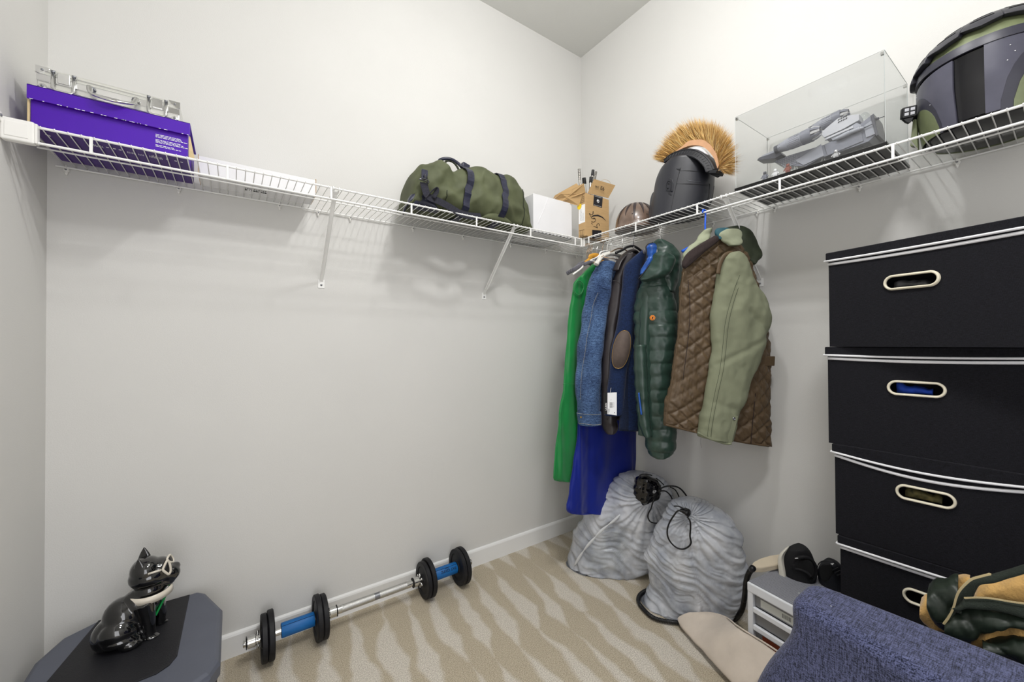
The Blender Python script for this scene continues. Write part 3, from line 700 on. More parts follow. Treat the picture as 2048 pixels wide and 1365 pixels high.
# ear latch: an arched plate with two pins and a bar
b = bm_(); P = [hsurf(x, y, .001) for x, y in ((1329, 384), (1328, 372), (1331, 361), (1338, 357), (1345, 360), (1347, 368), (1345, 384))]
prism(b, P, hn*.007); el = bev(obj('ear_latch', b, M['helm'], ch), .002)
b = bm_(); P = smoothpath([hsurf(x, y, .0085) for x, y in ((1333, 382), (1332, 372), (1335, 364), (1339, 363), (1342, 367), (1341, 382))], 4, False); tube(b, P, .0012, 6); obj('arch_rib', b, M['helm_dk'], el, True)
for q in ((1337, 368), (1335.5, 377)):
    b = bm_(); lathe(b, [(.0028, 0), (.0024, .003), (.001, .004)], hsurf(*q, .008), hn, 10); obj('pin', b, M['print'], el, True)
b = bm_(); P = [hsurf(x, y, .001) for x, y in ((1324, 391), (1343, 391), (1342, 384), (1326, 384))]; prism(b, P, hn*.006); bev(obj('latch_bar', b, M['helm'], ch), .0015)
# comb: a ribbed arched band over the crown that carries the crest
cpl = (Vector((-.17, -.85, 2.0)), Vector((-1, 0, 0)))
def cp_(px, py, x=-.215): return at(px, py, 0, x)
outer = [(1335, 323), (1347, 312), (1362, 305), (1378, 301), (1393, 301), (1408, 306), (1421, 316), (1430, 327), (1437, 342)]
inner = [(1338, 331), (1350, 324), (1365, 321), (1378, 318), (1390, 319), (1402, 324), (1411, 332), (1418, 341), (1421, 350)]
O = smoothpath([cp_(*q) for q in outer], 5); I = smoothpath([cp_(*q) for q in inner], 5)
b = bm_()
vv = []
for o_, i_ in zip(O, I):
    vv.append([b.verts.new(p) for p in (i_+Vector((-.042, 0, 0)), o_+Vector((-.030, 0, 0)), o_+Vector((.050, 0, 0)), i_+Vector((.060, 0, 0)))])
for a_, c_ in zip(vv, vv[1:]):
    for j in range(4): b.faces.new((a_[j], a_[(j+1) % 4], c_[(j+1) % 4], c_[j]))
b.faces.new(vv[0]); b.faces.new(vv[-1][::-1]); comb = bev(obj('crest_comb', b, M['helm_dk'], ch), .002)
b = bm_()
for f in (.12, .85):
    tube(b, [i_.lerp(o_, f)+Vector((-.0430+.012*f, 0, 0)) for o_, i_ in zip(O, I)], .0018, 6)
obj('comb_rim', b, M['helm'], comb, True)
b = bm_()
for k in range(3, len(O)-2, 2):
    p = I[k].lerp(O[k], .35)+Vector((-.0395, 0, 0)); q = I[min(k+1, len(I)-1)].lerp(O[min(k+1, len(O)-1)], .72)+Vector((-.0350, 0, 0)); tube(b, [p, q], .0009, 4)
obj('comb_ticks', b, M['screw'], comb)
b = bm_(); box(b, (-.030, -.020, -.006), (.030, .014, .008)); b.transform(Matrix.Translation(cp_(1431, 347, -.22)) @ Matrix.Rotation(R(20), 4, 'X')); bev(obj('comb_end', b, M['helm_dk'], ch), .002)
b = bm_()
prs_ = [(cp_(*a_), cp_(*c_)) for a_, c_ in zip([(1382, 300), (1388, 296.5), (1396, 295), (1404, 297), (1410, 301), (1416, 308)], [(1383, 302), (1390, 303), (1398, 304), (1405, 307), (1411, 310), (1417, 311)])]
loft(b, prs_, (-1, 0, 0), .018, .018, 16); obj('foam_pad', b, M['white'], ch, True)
# suede arc and fur
arc_in = [(1346, 311), (1358, 303), (1370, 297), (1385, 292), (1399, 292), (1413, 298), (1424, 309), (1432, 322), (1437, 338)]
arc_out = [(1355, 303), (1367, 294), (1379, 284), (1393, 281), (1407, 281), (1420, 288), (1429, 299), (1436, 312), (1440, 332)]
AI = smoothpath([cp_(*q) for q in arc_in], 5); AO = smoothpath([cp_(*q) for q in arc_out], 5)
b = bm_(); vv = []
for o_, i_ in zip(AO, AI): vv.append([b.verts.new(p) for p in (i_+Vector((-.010, 0, 0)), o_+Vector((-.010, 0, 0)), o_+Vector((.010, 0, 0)), i_+Vector((.010, 0, 0)))])
for a_, c_ in zip(vv, vv[1:]):
    for j in range(4): b.faces.new((a_[j], a_[(j+1) % 4], c_[(j+1) % 4], c_[j]))
b.faces.new(vv[0]); b.faces.new(vv[-1][::-1]); obj('crest_backing', b, M['suede'], ch)
root = [(1333, 324), (1340, 318), (1350, 308), (1362, 298), (1376, 287), (1392, 282), (1407, 282), (1421, 289), (1430, 301), (1437, 315), (1440, 333), (1441, 341)]
tip = [(1313, 316), (1315, 308), (1324, 291), (1336, 272), (1352, 257), (1375, 243), (1400, 238), (1428, 244), (1450, 257), (1465, 280), (1473, 315), (1469, 349)]
RT = smoothpath([cp_(*q) for q in root], 10); TP = smoothpath([cp_(*q) for q in tip], 10)
b = bm_(); rnd = random.Random(4)
for k in range(9000):
    f = rnd.random()*(len(RT)-1.001); i = int(f); u = f-i
    a_ = RT[i].lerp(RT[i+1], u); t_ = TP[i].lerp(TP[i+1], u)
    cl = .05*fbm((f*.9, 0, 0), 2)                              # tufts lean together
    g = Vector(((rnd.random()-.5)*.016, 0, 0)); sd = Vector((g.x*3.5, (rnd.random()-.5)*.03+cl*.6, (rnd.random()-.5)*.03+cl*.3))
    ln = rnd.uniform(.72, 1.02)+.04*fbm((f*2.5, 3, 0), 2)
    if rnd.random() < .25: ln *= .65
    e_ = a_+(t_-a_)*ln+g+sd; m_ = a_.lerp(e_, .5)+g*.5+Vector((0, 0, .002)); a_ = a_+g
    w_ = Vector((rnd.random()-.5, rnd.random()-.5, rnd.random()-.5)).cross(e_-a_).normalized()*.0009
    v = [b.verts.new(p) for p in (a_-w_, a_+w_, m_-w_*.9, m_+w_*.9, e_)]
    b.faces.new((v[0], v[1], v[3], v[2])); b.faces.new((v[2], v[3], v[4]))
fo = obj('crest_fur', b, M['fur'], ch); fo['kind'] = 'stuff'
def furmat():
    nt = M['fur'].node_tree; N = nt.nodes.new; L = nt.links.new; bs = nt.nodes['Principled BSDF']
    g = N('ShaderNodeNewGeometry'); r = N('ShaderNodeValToRGB'); els = r.color_ramp.elements
    els[0].color = (*lin('8d6529'), 1); els[1].color = (*lin('f0d391'), 1); e2 = els.new(.5); e2.color = (*lin('d0a155'), 1)
    L(g.outputs['Random Per Island'], r.inputs[0]); L(r.outputs[0], bs.inputs['Base Color'])
furmat()

# ---------------------------------------------------------------- clear display case with toy craft
def clearsheet():
    m_ = bpy.data.materials.new('clear acrylic sheet'); m_.use_nodes = True; nt = m_.node_tree; nt.nodes.remove(nt.nodes['Principled BSDF'])
    N = nt.nodes.new; L = nt.links.new; t = N('ShaderNodeBsdfTransparent'); g = N('ShaderNodeBsdfGlossy'); x = N('ShaderNodeMixShader')
    t.inputs[0].default_value = (.975, .98, .98, 1); g.inputs['Roughness'].default_value = .03; x.inputs[0].default_value = .055
    L(t.outputs[0], x.inputs[1]); L(g.outputs[0], x.inputs[2]); L(x.outputs[0], nt.nodes['Material Output'].inputs[0]); return m_
M['acrylic'] = clearsheet()
M['acr_edge'] = pm('acrylic edge', 'c3c8c8', .25, spec=.8)
dc = thing('display_case', 'clear acrylic display case on black base standing on the right shelf', 'case', (-.165, -1.35, ZT))
cx0, cx1, cy0, cy1, cz0, cz1 = -.305, -.028, -1.569, -1.136, 1.803, 2.081
b = bm_(); box(b, (cx0-.004, cy0-.004, ZT+.0005), (cx1+.004, cy1+.004, cz0-.0005)); bev(obj('base', b, pm('black acrylic base', '0b0b0d', .12, var=.1), dc), .0015)
T = .0022
for nm, lo, hi in (('pane', (cx0, cy0, cz0), (cx0+T, cy1, cz1-T)), ('pane', (cx1-T, cy0, cz0), (cx1, cy1, cz1-T)), ('pane', (cx0+T, cy0, cz0), (cx1-T, cy0+T, cz1-T)), ('pane', (cx0+T, cy1-T, cz0), (cx1-T, cy1, cz1-T)), ('pane', (cx0, cy0, cz1-T), (cx1, cy1, cz1))):
    b = bm_(); box(b, lo, hi); obj(nm, b, M['acrylic'], dc)
b = bm_(); e_ = .0008
for x in (cx0, cx1):
    for y in (cy0, cy1): tube(b, [(x, y, cz0), (x, y, cz1)], e_, 4)
    tube(b, [(x, cy0, cz1), (x, cy1, cz1)], e_, 4)
for y in (cy0, cy1): tube(b, [(cx0, y, cz1), (cx1, y, cz1)], e_, 4)
obj('polished_edge', b, M['acr_edge'], dc)
for x, sx in ((cx0, 1), (cx1, -1)):
    for y, sy in ((cy0, 1), (cy1, -1)):
        b = bm_(); box(b, (min(x, x+sx*.009), min(y, y+sy*.009), cz1-.012), (max(x, x+sx*.009), max(y, y+sy*.009), cz1-.003)); o = bev(obj('corner_clip', b, M['chrome'], dc), .001)

# toy craft: a plain grey brick-built freighter of my own design with two round engines
M['lgrey'] = pm('light bluish grey plastic brick', '9a9ca6', .3, var=.05, vs=40)
M['mgrey'] = pm('mid grey plastic brick', '7b7d88', .3, var=.06, vs=40)
M['dgrey'] = pm('dark grey plastic brick', '4c4d55', .35, var=.08, vs=40)
M['pgrey'] = pm('pale grey plastic brick', 'bfc0c6', .3, var=.04, vs=40)
M['silver'] = pm('silver plastic', 'd2d2d4', .2, metal=.6, var=.1, vs=60)
M['clear'] = pm('clear plastic stand', 'f0f3f3', .05, trans=.9, ior=1.3)
# frame of the model: long axis along the wall, nose lifted slightly; seen from its side
ts = thing('toy_spaceship', 'grey plastic brick toy spaceship with two round engines inside the clear case', 'toy', (-.165, -1.33, 1.84))
A_ = at(1516, 322, 0, -.235); B_ = at(1748, 240, 0, -.235); ax = (B_-A_).normalized(); Ls = (B_-A_).length
upv = Vector((0, 0, 1)); upv = (upv-ax*upv.dot(ax)).normalized(); out = Vector((-1, 0, 0)); out = (out-ax*out.dot(ax)).normalized()
S0 = A_ + Vector((.07, 0, 0))
def S(l, o, h): return S0 + ax*(l*Ls) + out*o + upv*h
def sprism(name, pts, o0, o1, mat, par=ts, w_=.0008):
    b = bm_(); prism(b, [S(l, o0, h) for l, h in pts], out*(o1-o0)); return bev(obj(name, b, mat, par), w_, 1)
def px2(px, py, o):
    """(l, h) of a reading on the model's plane at offset o"""
    p = onplane(px, py, S0+out*o, out); d_ = p-S0; return (d_.dot(ax)/Ls, d_.dot(upv))
def pl_(pts, o): return [px2(x, y, o) for x, y in pts]
hull = sprism('hull', pl_([(1578, 312), (1650, 290), (1700, 265), (1718, 252), (1735, 238), (1748, 228), (1755, 268), (1738, 284), (1700, 298), (1640, 318), (1612, 334), (1590, 333), (1548, 325)], .04), -.045, .045, M['mgrey'])
sprism('side_panel', pl_([(1590, 322), (1642, 288), (1648, 312), (1607, 331)], .047), .045, .048, M['lgrey'])
sprism('side_panel', pl_([(1648, 290), (1722, 262), (1727, 282), (1655, 312)], .047), .045, .048, M['mgrey'])
sprism('side_panel', pl_([(1728, 252), (1745, 240), (1752, 268), (1732, 276)], .047), .045, .049, M['lgrey'])
sprism('side_panel', pl_([(1662, 277), (1714, 246), (1722, 250), (1726, 257), (1666, 282)], .047), .045, .050, M['lgrey'])
sprism('roof_plate', pl_([(1645, 270), (1658, 258), (1680, 240), (1700, 235), (1722, 232), (1722, 244), (1690, 262), (1652, 279)], .02), -.03, .040, M['pgrey'])
sprism('wall_strip', pl_([(1650, 277), (1706, 252), (1707, 256), (1650, 281)], .052), .045, .054, M['pgrey'])
sprism('rear_plate', pl_([(1741, 232), (1747, 228), (1757, 270), (1752, 273)], .052), -.05, .054, M['dgrey'])
b = bm_()
for k in range(11):      # studs on the ramp
    for j in range(6):
        l, h = px2(1553+k*3.6+j*3.4, 322+j*.2-k*.35*0-(k)*1.2+(j*2.2), .047); lathe(b, [(.0022, 0), (.0022, .0016)], S(l, .0455, h), out, 8)
obj('studs', b, M['lgrey'], ts)
# nose blade
sprism('nose_blade', pl_([(1516, 322), (1520, 317), (1552, 306), (1560, 303), (1566, 310), (1552, 318), (1530, 321)], .06), .015, .070, M['dgrey'])
sprism('nose_plate', pl_([(1517, 320), (1526, 312), (1550, 301), (1556, 304), (1530, 316)], .06), .010, .066, M['lgrey'])
def engine(px0, py0, px1, py1, o, rr, nm):
    l0, h0 = px2(px0, py0, o); l1, h1 = px2(px1, py1, o); a_, e_ = S(l0, o, h0), S(l1, o, h1); d_ = (e_-a_); L0 = d_.length; d_.normalize()
    b = bm_(); lathe(b, [(rr*.35, 0), (rr*.62, .002), (rr*.66, L0*.10)], a_, d_, 20); eb = obj('engine_nose', b, M['dgrey'], ts, True, angle=40)
    b = bm_(); lathe(b, [(rr*.55, L0*.08), (rr*.72, L0*.14), (rr*.80, L0*.2), (rr*.92, L0*.3), (rr*.92, L0*.315), (rr*.86, L0*.32), (rr*.86, L0*.34), (rr*.95, L0*.345), (rr*1.0, L0*.62), (rr*.9, L0*.63)], a_, d_, 24); obj('engine_barrel', b, M['lgrey'], ts, True, angle=30)
    b = bm_(); lathe(b, [(rr*.95, L0*.62), (rr*1.08, L0*.63), (rr*1.12, L0*.84), (rr*.8, L0*.845)], a_, d_, 24); obj('engine_cowl', b, M['mgrey'], ts, True, angle=30)
    s_ = d_.orthogonal().normalized(); t_ = d_.cross(s_)
    for k in range(10):
        an = 2*pi*k/10; u = s_*cos(an)+t_*sin(an); q = d_.cross(u); b = bm_()
        P = [a_+d_*(L0*f)+u*(rr*g) for f, g in ((.84, 1.02), (.92, .98), (1.0, .72), (1.02, .6), (1.0, .55), (.84, .85))]
        prism(b, [p-q*(rr*.18) for p in P], q*(rr*.36)); bev(obj('thruster_fin', b, M['silver'] if k % 2 else M['mgrey'], ts), .0006, 1)
    b = bm_()
    for k in range(22):
        an = 2*pi*k/22; u = s_*cos(an)+t_*sin(an); tube(b, [a_+d_*(L0*.37)+u*(rr*.955), a_+d_*(L0*.6)+u*(rr*1.0)], .0007, 4)
    obj('engine_rib', b, M['mgrey'], ts)
    b = bm_()
    for f in (.16, .56):
        for k in range(8):
            an = 2*pi*k/8+.3; u = s_*cos(an)+t_*sin(an)
            for j in (-.012, 0, .012): lathe(b, [(.0011, 0), (.0011, .0006)], a_+d_*(L0*f+j*.4)+u*(rr*(.74 if f < .3 else .985)), u, 6)
    obj('pin_hole', b, M['print'], ts)
engine(1549, 301, 1640, 262, .075, .0225, 'a')
engine(1618, 262, 1697, 226, -.055, .0215, 'b')
b = bm_()
for a_, e_, r in (((1672, 278), (1684, 273), .008), ((1684, 273), (1700, 265), .010), ((1700, 265), (1720, 258), .0085), ((1720, 258), (1728, 255), .006)):
    l0, h0 = px2(*a_, .055); l1, h1 = px2(*e_, .055); cyl(b, S(l0, .055, h0), S(l1, .055, h1), r*.8, 14)
obj('side_cannon', b, M['lgrey'], ts, True, angle=40)
b = bm_(); l0, h0 = px2(1728, 256, .055); l1, h1 = px2(1745, 248, .055); cyl(b, S(l0, .055, h0), S(l1, .055, h1), .0016, 8)
l0, h0 = px2(1748, 240, .03); l1, h1 = px2(1769, 233, .03); cyl(b, S(l0, .03, h0), S(l1, .03, h1), .0014, 8); cyl(b, S(l0+.01, .03, h0), S(l0+.035, .03, h0), .004, 8)
obj('gun_barrel', b, M['dgrey'], ts, True)
b = bm_(); l0, h0 = px2(1728, 234, .0); lathe(b, [(.016, -.01), (.0165, 0), (.013, .010), (.007, .015), (.001, .017)], S(l0, 0, h0-.003), upv, 16); obj('canopy', b, M['clear'], ts, True)
b = bm_()
for k in range(4): l0, h0 = px2(1678+k*5, 243-k*2.2, .03); box(b, (-.003, -.001, -.004), (.003, .001, .004)); 
b.free(); b = bm_()
for k in range(8):
    l0, h0 = px2(1676+(k % 4)*5, 246-(k % 4)*2.4-(k//4)*5, .041); tube(b, [S(l0, .041, h0), S(l0+.012, .041, h0+.004)], .0014, 4)
obj('roof_vent', b, M['print'], ts)
sprism('lower_fence', pl_([(1650, 322), (1728, 290), (1727, 285), (1652, 315)], .03), .02, .028, M['dgrey'])
# clear stand feet
std = thing('model_stand', 'clear plastic stand holding up the grey toy spaceship in the case', 'stand', (-.165, -1.33, cz0))
for (x, y, q) in ((-.20, -1.30, 1627), (-.20, -1.385, 1672)):
    b = bm_()
    top = Vector((x, y, 0)); top.z = CAM.z
    tz = at(q, 318 if q < 1650 else 303, 0, x).z
    for sg in (-1, 1): tube(b, [(x, y+sg*.018, cz0), (x, y+sg*.006, (cz0+tz)/2+.002), (x, y, tz+.004)], [.0035, .0028, .003], 8)
    tube(b, [(x-.014, y, cz0+.0015), (x+.014, y, cz0+.0015)], .003, 8); obj('stand_leg', b, M['clear'], std, True)
# little figures
def minifig(px, label, body, head, h=.036):
    c = at(px, 372-(px-1522)*.42, 0, -.275); c.z = cz0
    t = thing('toy_figure', label, 'toy', c)
    b = bm_()
    for sg in (-1, 1): box(b, c+Vector((-.004, sg*.0038-.0033, 0)), c+Vector((.004, sg*.0038+.0033, h*.36)))
    bev(obj('legs', b, body, t), .0006, 1)
    b = bm_(); prism(b, [c+Vector((-.0038, s_*w_, z)) for s_, w_, z in ((-1, .0078, h*.37), (1, .0078, h*.37), (1, .0055, h*.72), (-1, .0055, h*.72))], (.0076, 0, 0)); bev(obj('torso', b, body, t), .0006, 1)
    b = bm_()
    for sg in (-1, 1): tube(b, [c+Vector((0, sg*.007, h*.68)), c+Vector((-.001, sg*.0105, h*.52)), c+Vector((-.006, sg*.0105, h*.42))], .0021, 8)
    obj('arms', b, body, t, True)
    b = bm_(); lathe(b, [(.003, 0), (.0052, .0012), (.0056, .005), (.005, .0095), (.002, .0105)], c+Vector((0, 0, h*.73)), n=14); obj('head', b, head, t, True)
    return t
M['fwhite'] = pm('white toy plastic', 'e4e4e6', .3, var=.04); M['fbrown'] = pm('reddish brown toy plastic', '8a5146', .4, var=.08)
minifig(1530, 'grey toy figure with a dark round head, leftmost in the clear case', M['mgrey'], M['dgrey'], .040)
minifig(1551, 'white and black toy figure between the grey and the brown figures', M['fwhite'], M['fwhite'])
minifig(1576, 'reddish brown toy figure beneath the ramp of the toy spaceship', M['fbrown'], M['fbrown'], .042)
minifig(1672, 'silver toy figure standing under the middle of the toy spaceship', M['silver'], M['silver'], .034)

# ---------------------------------------------------------------- green and grey visor helmet
M['olive'] = pm('worn olive paint', '6c7454', .38, var=.12, vs=30, spec=.6, coat=.2)
M['slate'] = pm('slate grey paint', '4b4b59', .35, var=.10, vs=20, bump=.05, bs=80, coat=.15)
M['slate_dk'] = pm('dark slate paint', '34343f', .4, var=.12, vs=20)
M['visor'] = pm('black visor', '0d0d12', .12, var=.2, spec=.6)
vc = Vector((-.158, -1.758, ZT+.001)); vr = .142
vh = thing('visor_helmet', 'olive and slate armoured helmet with black visor at right end of shelf', 'helmet', vc)
th0 = math.atan2(CAM.y-vc.y, CAM.x-vc.x)-R(16)           # the face looks at the room
def vs_(az, z, l=0):
    """skin of the helmet: az degrees from the face direction (to the left as seen), z height fraction"""
    zz = z*.303
    if zz < .175: rr = vr*(.90+.10*min(1, zz/.10)); h_ = zz
    else: q = (zz-.175)/.129; q = min(q, .9999); rr = vr*math.sqrt(max(0, 1-q*q)); h_ = zz
    a_ = th0-R(az); return vc+Vector((cos(a_)*(rr+l)*1.02, sin(a_)*(rr+l)*.98, h_))
def vpatch(name, az0, az1, z0, z1, l0, l1, mat, par=vh, na=14, nz=10, edge=None):
    b = bm_(); rows = []
    for l in (l1, l0):
        g = []
        for j in range(nz+1):
            r = []
            for i in range(na+1):
                u, v = i/na, j/nz
                if edge: a0_, a1_, zz0, zz1 = edge(u, v)
                else: a0_, a1_, zz0, zz1 = az0, az1, z0, z1
                r.append(b.verts.new(vs_(a0_+(a1_-a0_)*u, zz0+(zz1-zz0)*v, l)))
            g.append(r)
        rows.append(g)
    for q, g in enumerate(rows):
        for j in range(nz):
            for i in range(na):
                f = (g[j][i], g[j][i+1], g[j+1][i+1], g[j+1][i]); b.faces.new(f if q == 0 else f[::-1])
    g, h = rows
    for j in range(nz):
        b.faces.new((g[j][0], g[j+1][0], h[j+1][0], h[j][0])); b.faces.new((g[j][na], h[j][na], h[j+1][na], g[j+1][na]))
    for i in range(na):
        b.faces.new((g[0][i], h[0][i], h[0][i+1], g[0][i+1])); b.faces.new((g[nz][i], g[nz][i+1], h[nz][i+1], h[nz][i]))
    return obj(name, b, mat, par, True, angle=40)
b = bm_(); lathe(b, [(vr*.86, 0), (vr*.9, .003), (vr*.93, .04), (vr*.97, .175)]+[(vr*.97*cos(k*pi/20), .175+.125*sin(k*pi/20)) for k in range(1, 10)]+[(.003, .300)], vc, n=48); obj('inner_shell', b, M['visor'], vh, True, angle=60)
b = bm_(); rws = [[vs_(az, z, .001) for az in range(0, 360, 8)] for z in (.66, .70, .76, .82, .88, .93, .97, .995)]
rings(b, rws); obj('dome', b, M['olive'], vh, True, angle=60)
# raised brow band and the flat grey side and cheek shields
vpatch('brow_band', -135, 95, .60, .68, .001, .008, M['slate_dk'], na=40, nz=3)
vpatch('side_shield', 24, 100, .02, .585, .000, .006, M['slate'], na=18, nz=14, edge=lambda u, v: (10, 86, .02, .585-.10*u*u))
vpatch('side_shield', -105, -24, .02, .585, .000, .006, M['slate'], na=18, nz=14, edge=lambda u, v: (-13, -110, .02, .60-.06*u*u))
def arch(az0, az1, zt): return lambda u, v: (az0, az1, .0, zt*math.sqrt(max(.02, 1-(2*u-1)**2))+.02)
vpatch('cheek_recess', 34, 92, 0, .45, .004, .0068, M['slate_dk'], na=16, nz=8, edge=arch(24, 84, .42))
vpatch('cheek_recess', -34, -92, 0, .45, .004, .0068, M['slate_dk'], na=16, nz=8, edge=arch(-24, -90, .50))
vpatch('cheek_panel', 40, 84, 0, .3, .004, .0085, M['olive'], na=14, nz=8, edge=arch(27, 70, .29))
vpatch('cheek_panel', -40, -84, 0, .3, .004, .0085, M['olive'], na=14, nz=8, edge=arch(-33, -84, .37))
vpatch('rear_shell', 105, 255, .0, .60, .0, .005, M['olive'], na=24, nz=8)
vpatch('visor_pane', -14, 11, .03, .59, -.004, .001, M['visor'], na=10, nz=8)
# segmented armour comb that wraps over the dome
M['armour'] = pm('dark grey rubber armour', '2c2c34', .45, var=.1, vs=30, coat=.1)
segs = [(62, 90, .64, .80), (36, 64, .70, .91), (4, 38, .755, .965), (-28, 6, .785, .985), (-62, -26, .79, .985), (-92, -60, .76, .95), (-120, -90, .70, .86)]
for k, (a0_, a1_, za, zb) in enumerate(segs):
    s_ = vpatch('armour_segment', a0_, a1_, za, zb, .004, .022, M['armour'], na=8, nz=4, edge=lambda u, v, A0=a0_, A1=a1_, ZA=za, ZB=zb: (A0+1*(1-v), A1-1*(1-v), ZA+.03*abs(2*u-1)-.01, ZB+.01*sin(pi*u)))
    bev(s_, .002, 2)
    for m2 in range(2):
        zc = za+(zb-za)*(.45+.28*m2); vpatch('slot', a0_+7, a1_-7, zc, zc+.012, .0210, .0230, M['print'], par=s_, na=4, nz=1)
# head torch on the left side
ht = vs_(96, .40, .012); b = bm_()
hv = (ht-Vector((vc.x, vc.y, ht.z))).normalized()
tc_ = at(1817, 227, 0, -.235)
lx = Vector((-.95, -.42, -.25)).normalized(); lz = Vector((0, 0, 1)).cross(lx).normalized(); ly = lx.cross(lz)
ML = Matrix((lz, ly, lx)).transposed().to_4x4(); ML.translation = tc_
def lbox(lo, hi): b = bm_(); box(b, lo, hi, ML); return b
lh = bev(obj('torch_body', lbox((-.0165, -.013, -.012), (.0165, .018, .010)), M['black'], vh), .003, 3)
for i in (-1, 1):
    for j in (-1, 1):
        bev(obj('torch_lens', lbox((i*.0065-.0048, j*.006+.003-.0042, .0098), (i*.0065+.0048, j*.006+.003+.0042, .0118)), M['pgrey'], lh), .0012)
b = bm_(); prism(b, [ML @ Vector(p) for p in ((-.014, -.013, -.008), (.012, -.013, -.008), (.008, -.024, -.008), (.002, -.030, -.008), (-.006, -.024, -.008))], lx*.014); bev(obj('torch_bracket', b, M['black'], lh), .0015)
b = bm_(); e1 = vs_(88, .30, .0); tube(b, [ML @ Vector((.004, -.004, -.008)), tc_.lerp(e1, .55), e1], [.008, .009, .012], 10); obj('torch_arm', b, M['black'], vh, True)
b = bm_(); q0 = at(1833, 238, 0, -.205); q1 = at(1822, 296, 0, -.205)
prism(b, [q0, at(1826, 238, 0, -.205), at(1824, 252, 0, -.205), at(1820, 292, 0, -.205), q1+Vector((0, -.01, 0)), at(1836, 300, 0, -.205)], (.020, 0, 0)); bev(obj('ear_plate', b, M['olive'], vh), .002)
b = bm_()
for q in ((60, .5), (-30, .52), (-28, .40), (-33, .46), (-62, .31), (30, .12), (33, .3)): lathe(b, [(.0014, 0), (.001, .0006)], vs_(q[0], q[1], .0065), vs_(q[0], q[1], .01)-vc, 6)
obj('paint_chip', b, M['wprint'], vh)

# ---------------------------------------------------------------- hanging clothes
HR = (-.306, ZS-.0425)                                  # the rod-like lower front rail everything hangs from
M['satin'] = pm('emerald satin', '0a7a38', .38, var=.1, vs=8, bump=.05, bs=30, sheen=.3, spec=.4)
M['royal'] = pm('royal blue satin', '041c7c', .5, var=.1, vs=6, sheen=.15, spec=.3)
M['sherpa'] = pm('cream sherpa fleece', 'dcdad2', .95, var=.08, vs=80, bump=1, bs=160, bdist=.006)
M['leath'] = pm('dark brown leather', '2b2628', .38, var=.2, vs=12, bump=.15, bs=90, spec=.55)
M['navy'] = weave('navy wool felt', '0e1b38', '1a2e56', 500, bump=.2)
M['navy2'] = weave('dark navy cloth', '0e182c', '182440', 500, bump=.2)
M['patch'] = pm('taupe suede', '5f534d', .9, var=.08, vs=60, bump=.2, bs=300)
M['puff'] = pm('dark green puffer nylon', '2c4038', .33, var=.12, vs=16, bump=.25, bs=45, bdist=.003, spec=.55)
M['bluelin'] = pm('bright blue nylon lining', '1d4f9e', .35, var=.25, vs=25, bump=.2, bs=50, bdist=.003)
M['quilt'] = pm('brown quilted nylon', '574734', .5, var=.12, vs=18, bump=.2, bs=60, bdist=.002, spec=.4)
M['cord'] = pm('dark brown corduroy', '2e2423', .95, var=.15, vs=20, bump=.6, bs=60, stretch=(8, 8, 1))
M['sage'] = pm('sage green cotton canvas', '787c65', .85, var=.06, vs=14, bump=.2, bs=420, bdist=.001)
M['sagelt'] = pm('pale sage cotton', '92977f', .85, var=.06, vs=14, bump=.15, bs=300)
M['dkgreen'] = pm('dark green hood lining', '2c3323', .7, var=.18, vs=12, bump=.15, bs=200)
M['teal'] = pm('teal cotton', '2c5560', .8, var=.08)
M['brass'] = pm('brass', 'b39252', .3, metal=.9)
M['wood'] = pm('honey wooden hanger', 'd39a3a', .4, var=.15, vs=25, stretch=(1, 1, 6))
M['velvet'] = pm('grey velvet', '5b5a63', .95, var=.06, vs=40, sheen=.5)
M['bluep'] = pm('bright blue plastic', '1e5ad2', .3, var=.05)
M['rosegold'] = pm('copper wire', 'b0967e', .25, metal=.9)
def denim():
    m_ = weave('washed blue denim', '1f3354', '5b769c', 520, bump=.5, vert=4)
    nt = m_.node_tree; N = nt.nodes.new; L = nt.links.new; bs = nt.nodes['Principled BSDF']; src = bs.inputs['Base Color'].links[0].from_socket
    tc = N('ShaderNodeTexCoord'); n = N('ShaderNodeTexNoise'); n.inputs['Scale'].default_value = 9; n.inputs['Detail'].default_value = 4; L(tc.outputs['Object'], n.inputs['Vector'])
    r = N('ShaderNodeValToRGB'); r.color_ramp.elements[0].position = .35; r.color_ramp.elements[1].position = .68
    r.color_ramp.elements[0].color = (.55, .58, .68, 1); r.color_ramp.elements[1].color = (1.25, 1.25, 1.25, 1); L(n.outputs[0], r.inputs[0])
    mx = N('ShaderNodeMix'); mx.data_type = 'RGBA'; mx.blend_type = 'MULTIPLY'; mx.inputs[0].default_value = 1; L(src, mx.inputs[6]); L(r.outputs[0], mx.inputs[7]); L(mx.outputs[2], bs.inputs['Base Color']); return m_
M['denim'] = denim()

def yplane(y): return (Vector((0, y, 0)), Vector((0, -1, 0)))
def folds(amp, fx=30, ax=(.75, .65), zf=2.0, fine=.25, seed=0):
    """hanging folds: ridges run down the cloth"""
    def f(p, u, v, q):
        t = p.x*ax[0]-p.y*ax[1]
        g = fbm((t*fx+seed, p.z*zf, seed), 3)*amp*(.35+.65*v)
        return g + amp*fine*fbm((t*fx*2.2, p.z*22, seed+5), 3)
    return f
def hook(y, mat, top=None, drop=.045, r=.0014, x=None, lean=0):
    """wire hook over the rail down to the hanger's neck"""
    x = HR[0] if x is None else x; z = HR[1]+.0042
    a = .0125
    pts = [(x+a*cos(t), y, z-.0075+a*sin(t)) for t in [R(d_) for d_ in (205, 180, 150, 115, 80, 45, 10, -20)]]
    pts += [(x+.004, y, z-.032), (x, y+lean*.3, z-.044), (x, y+lean, z-.044-drop)]
    b = bm_(); tube(b, smoothpath(pts, 3), r, 6); return b
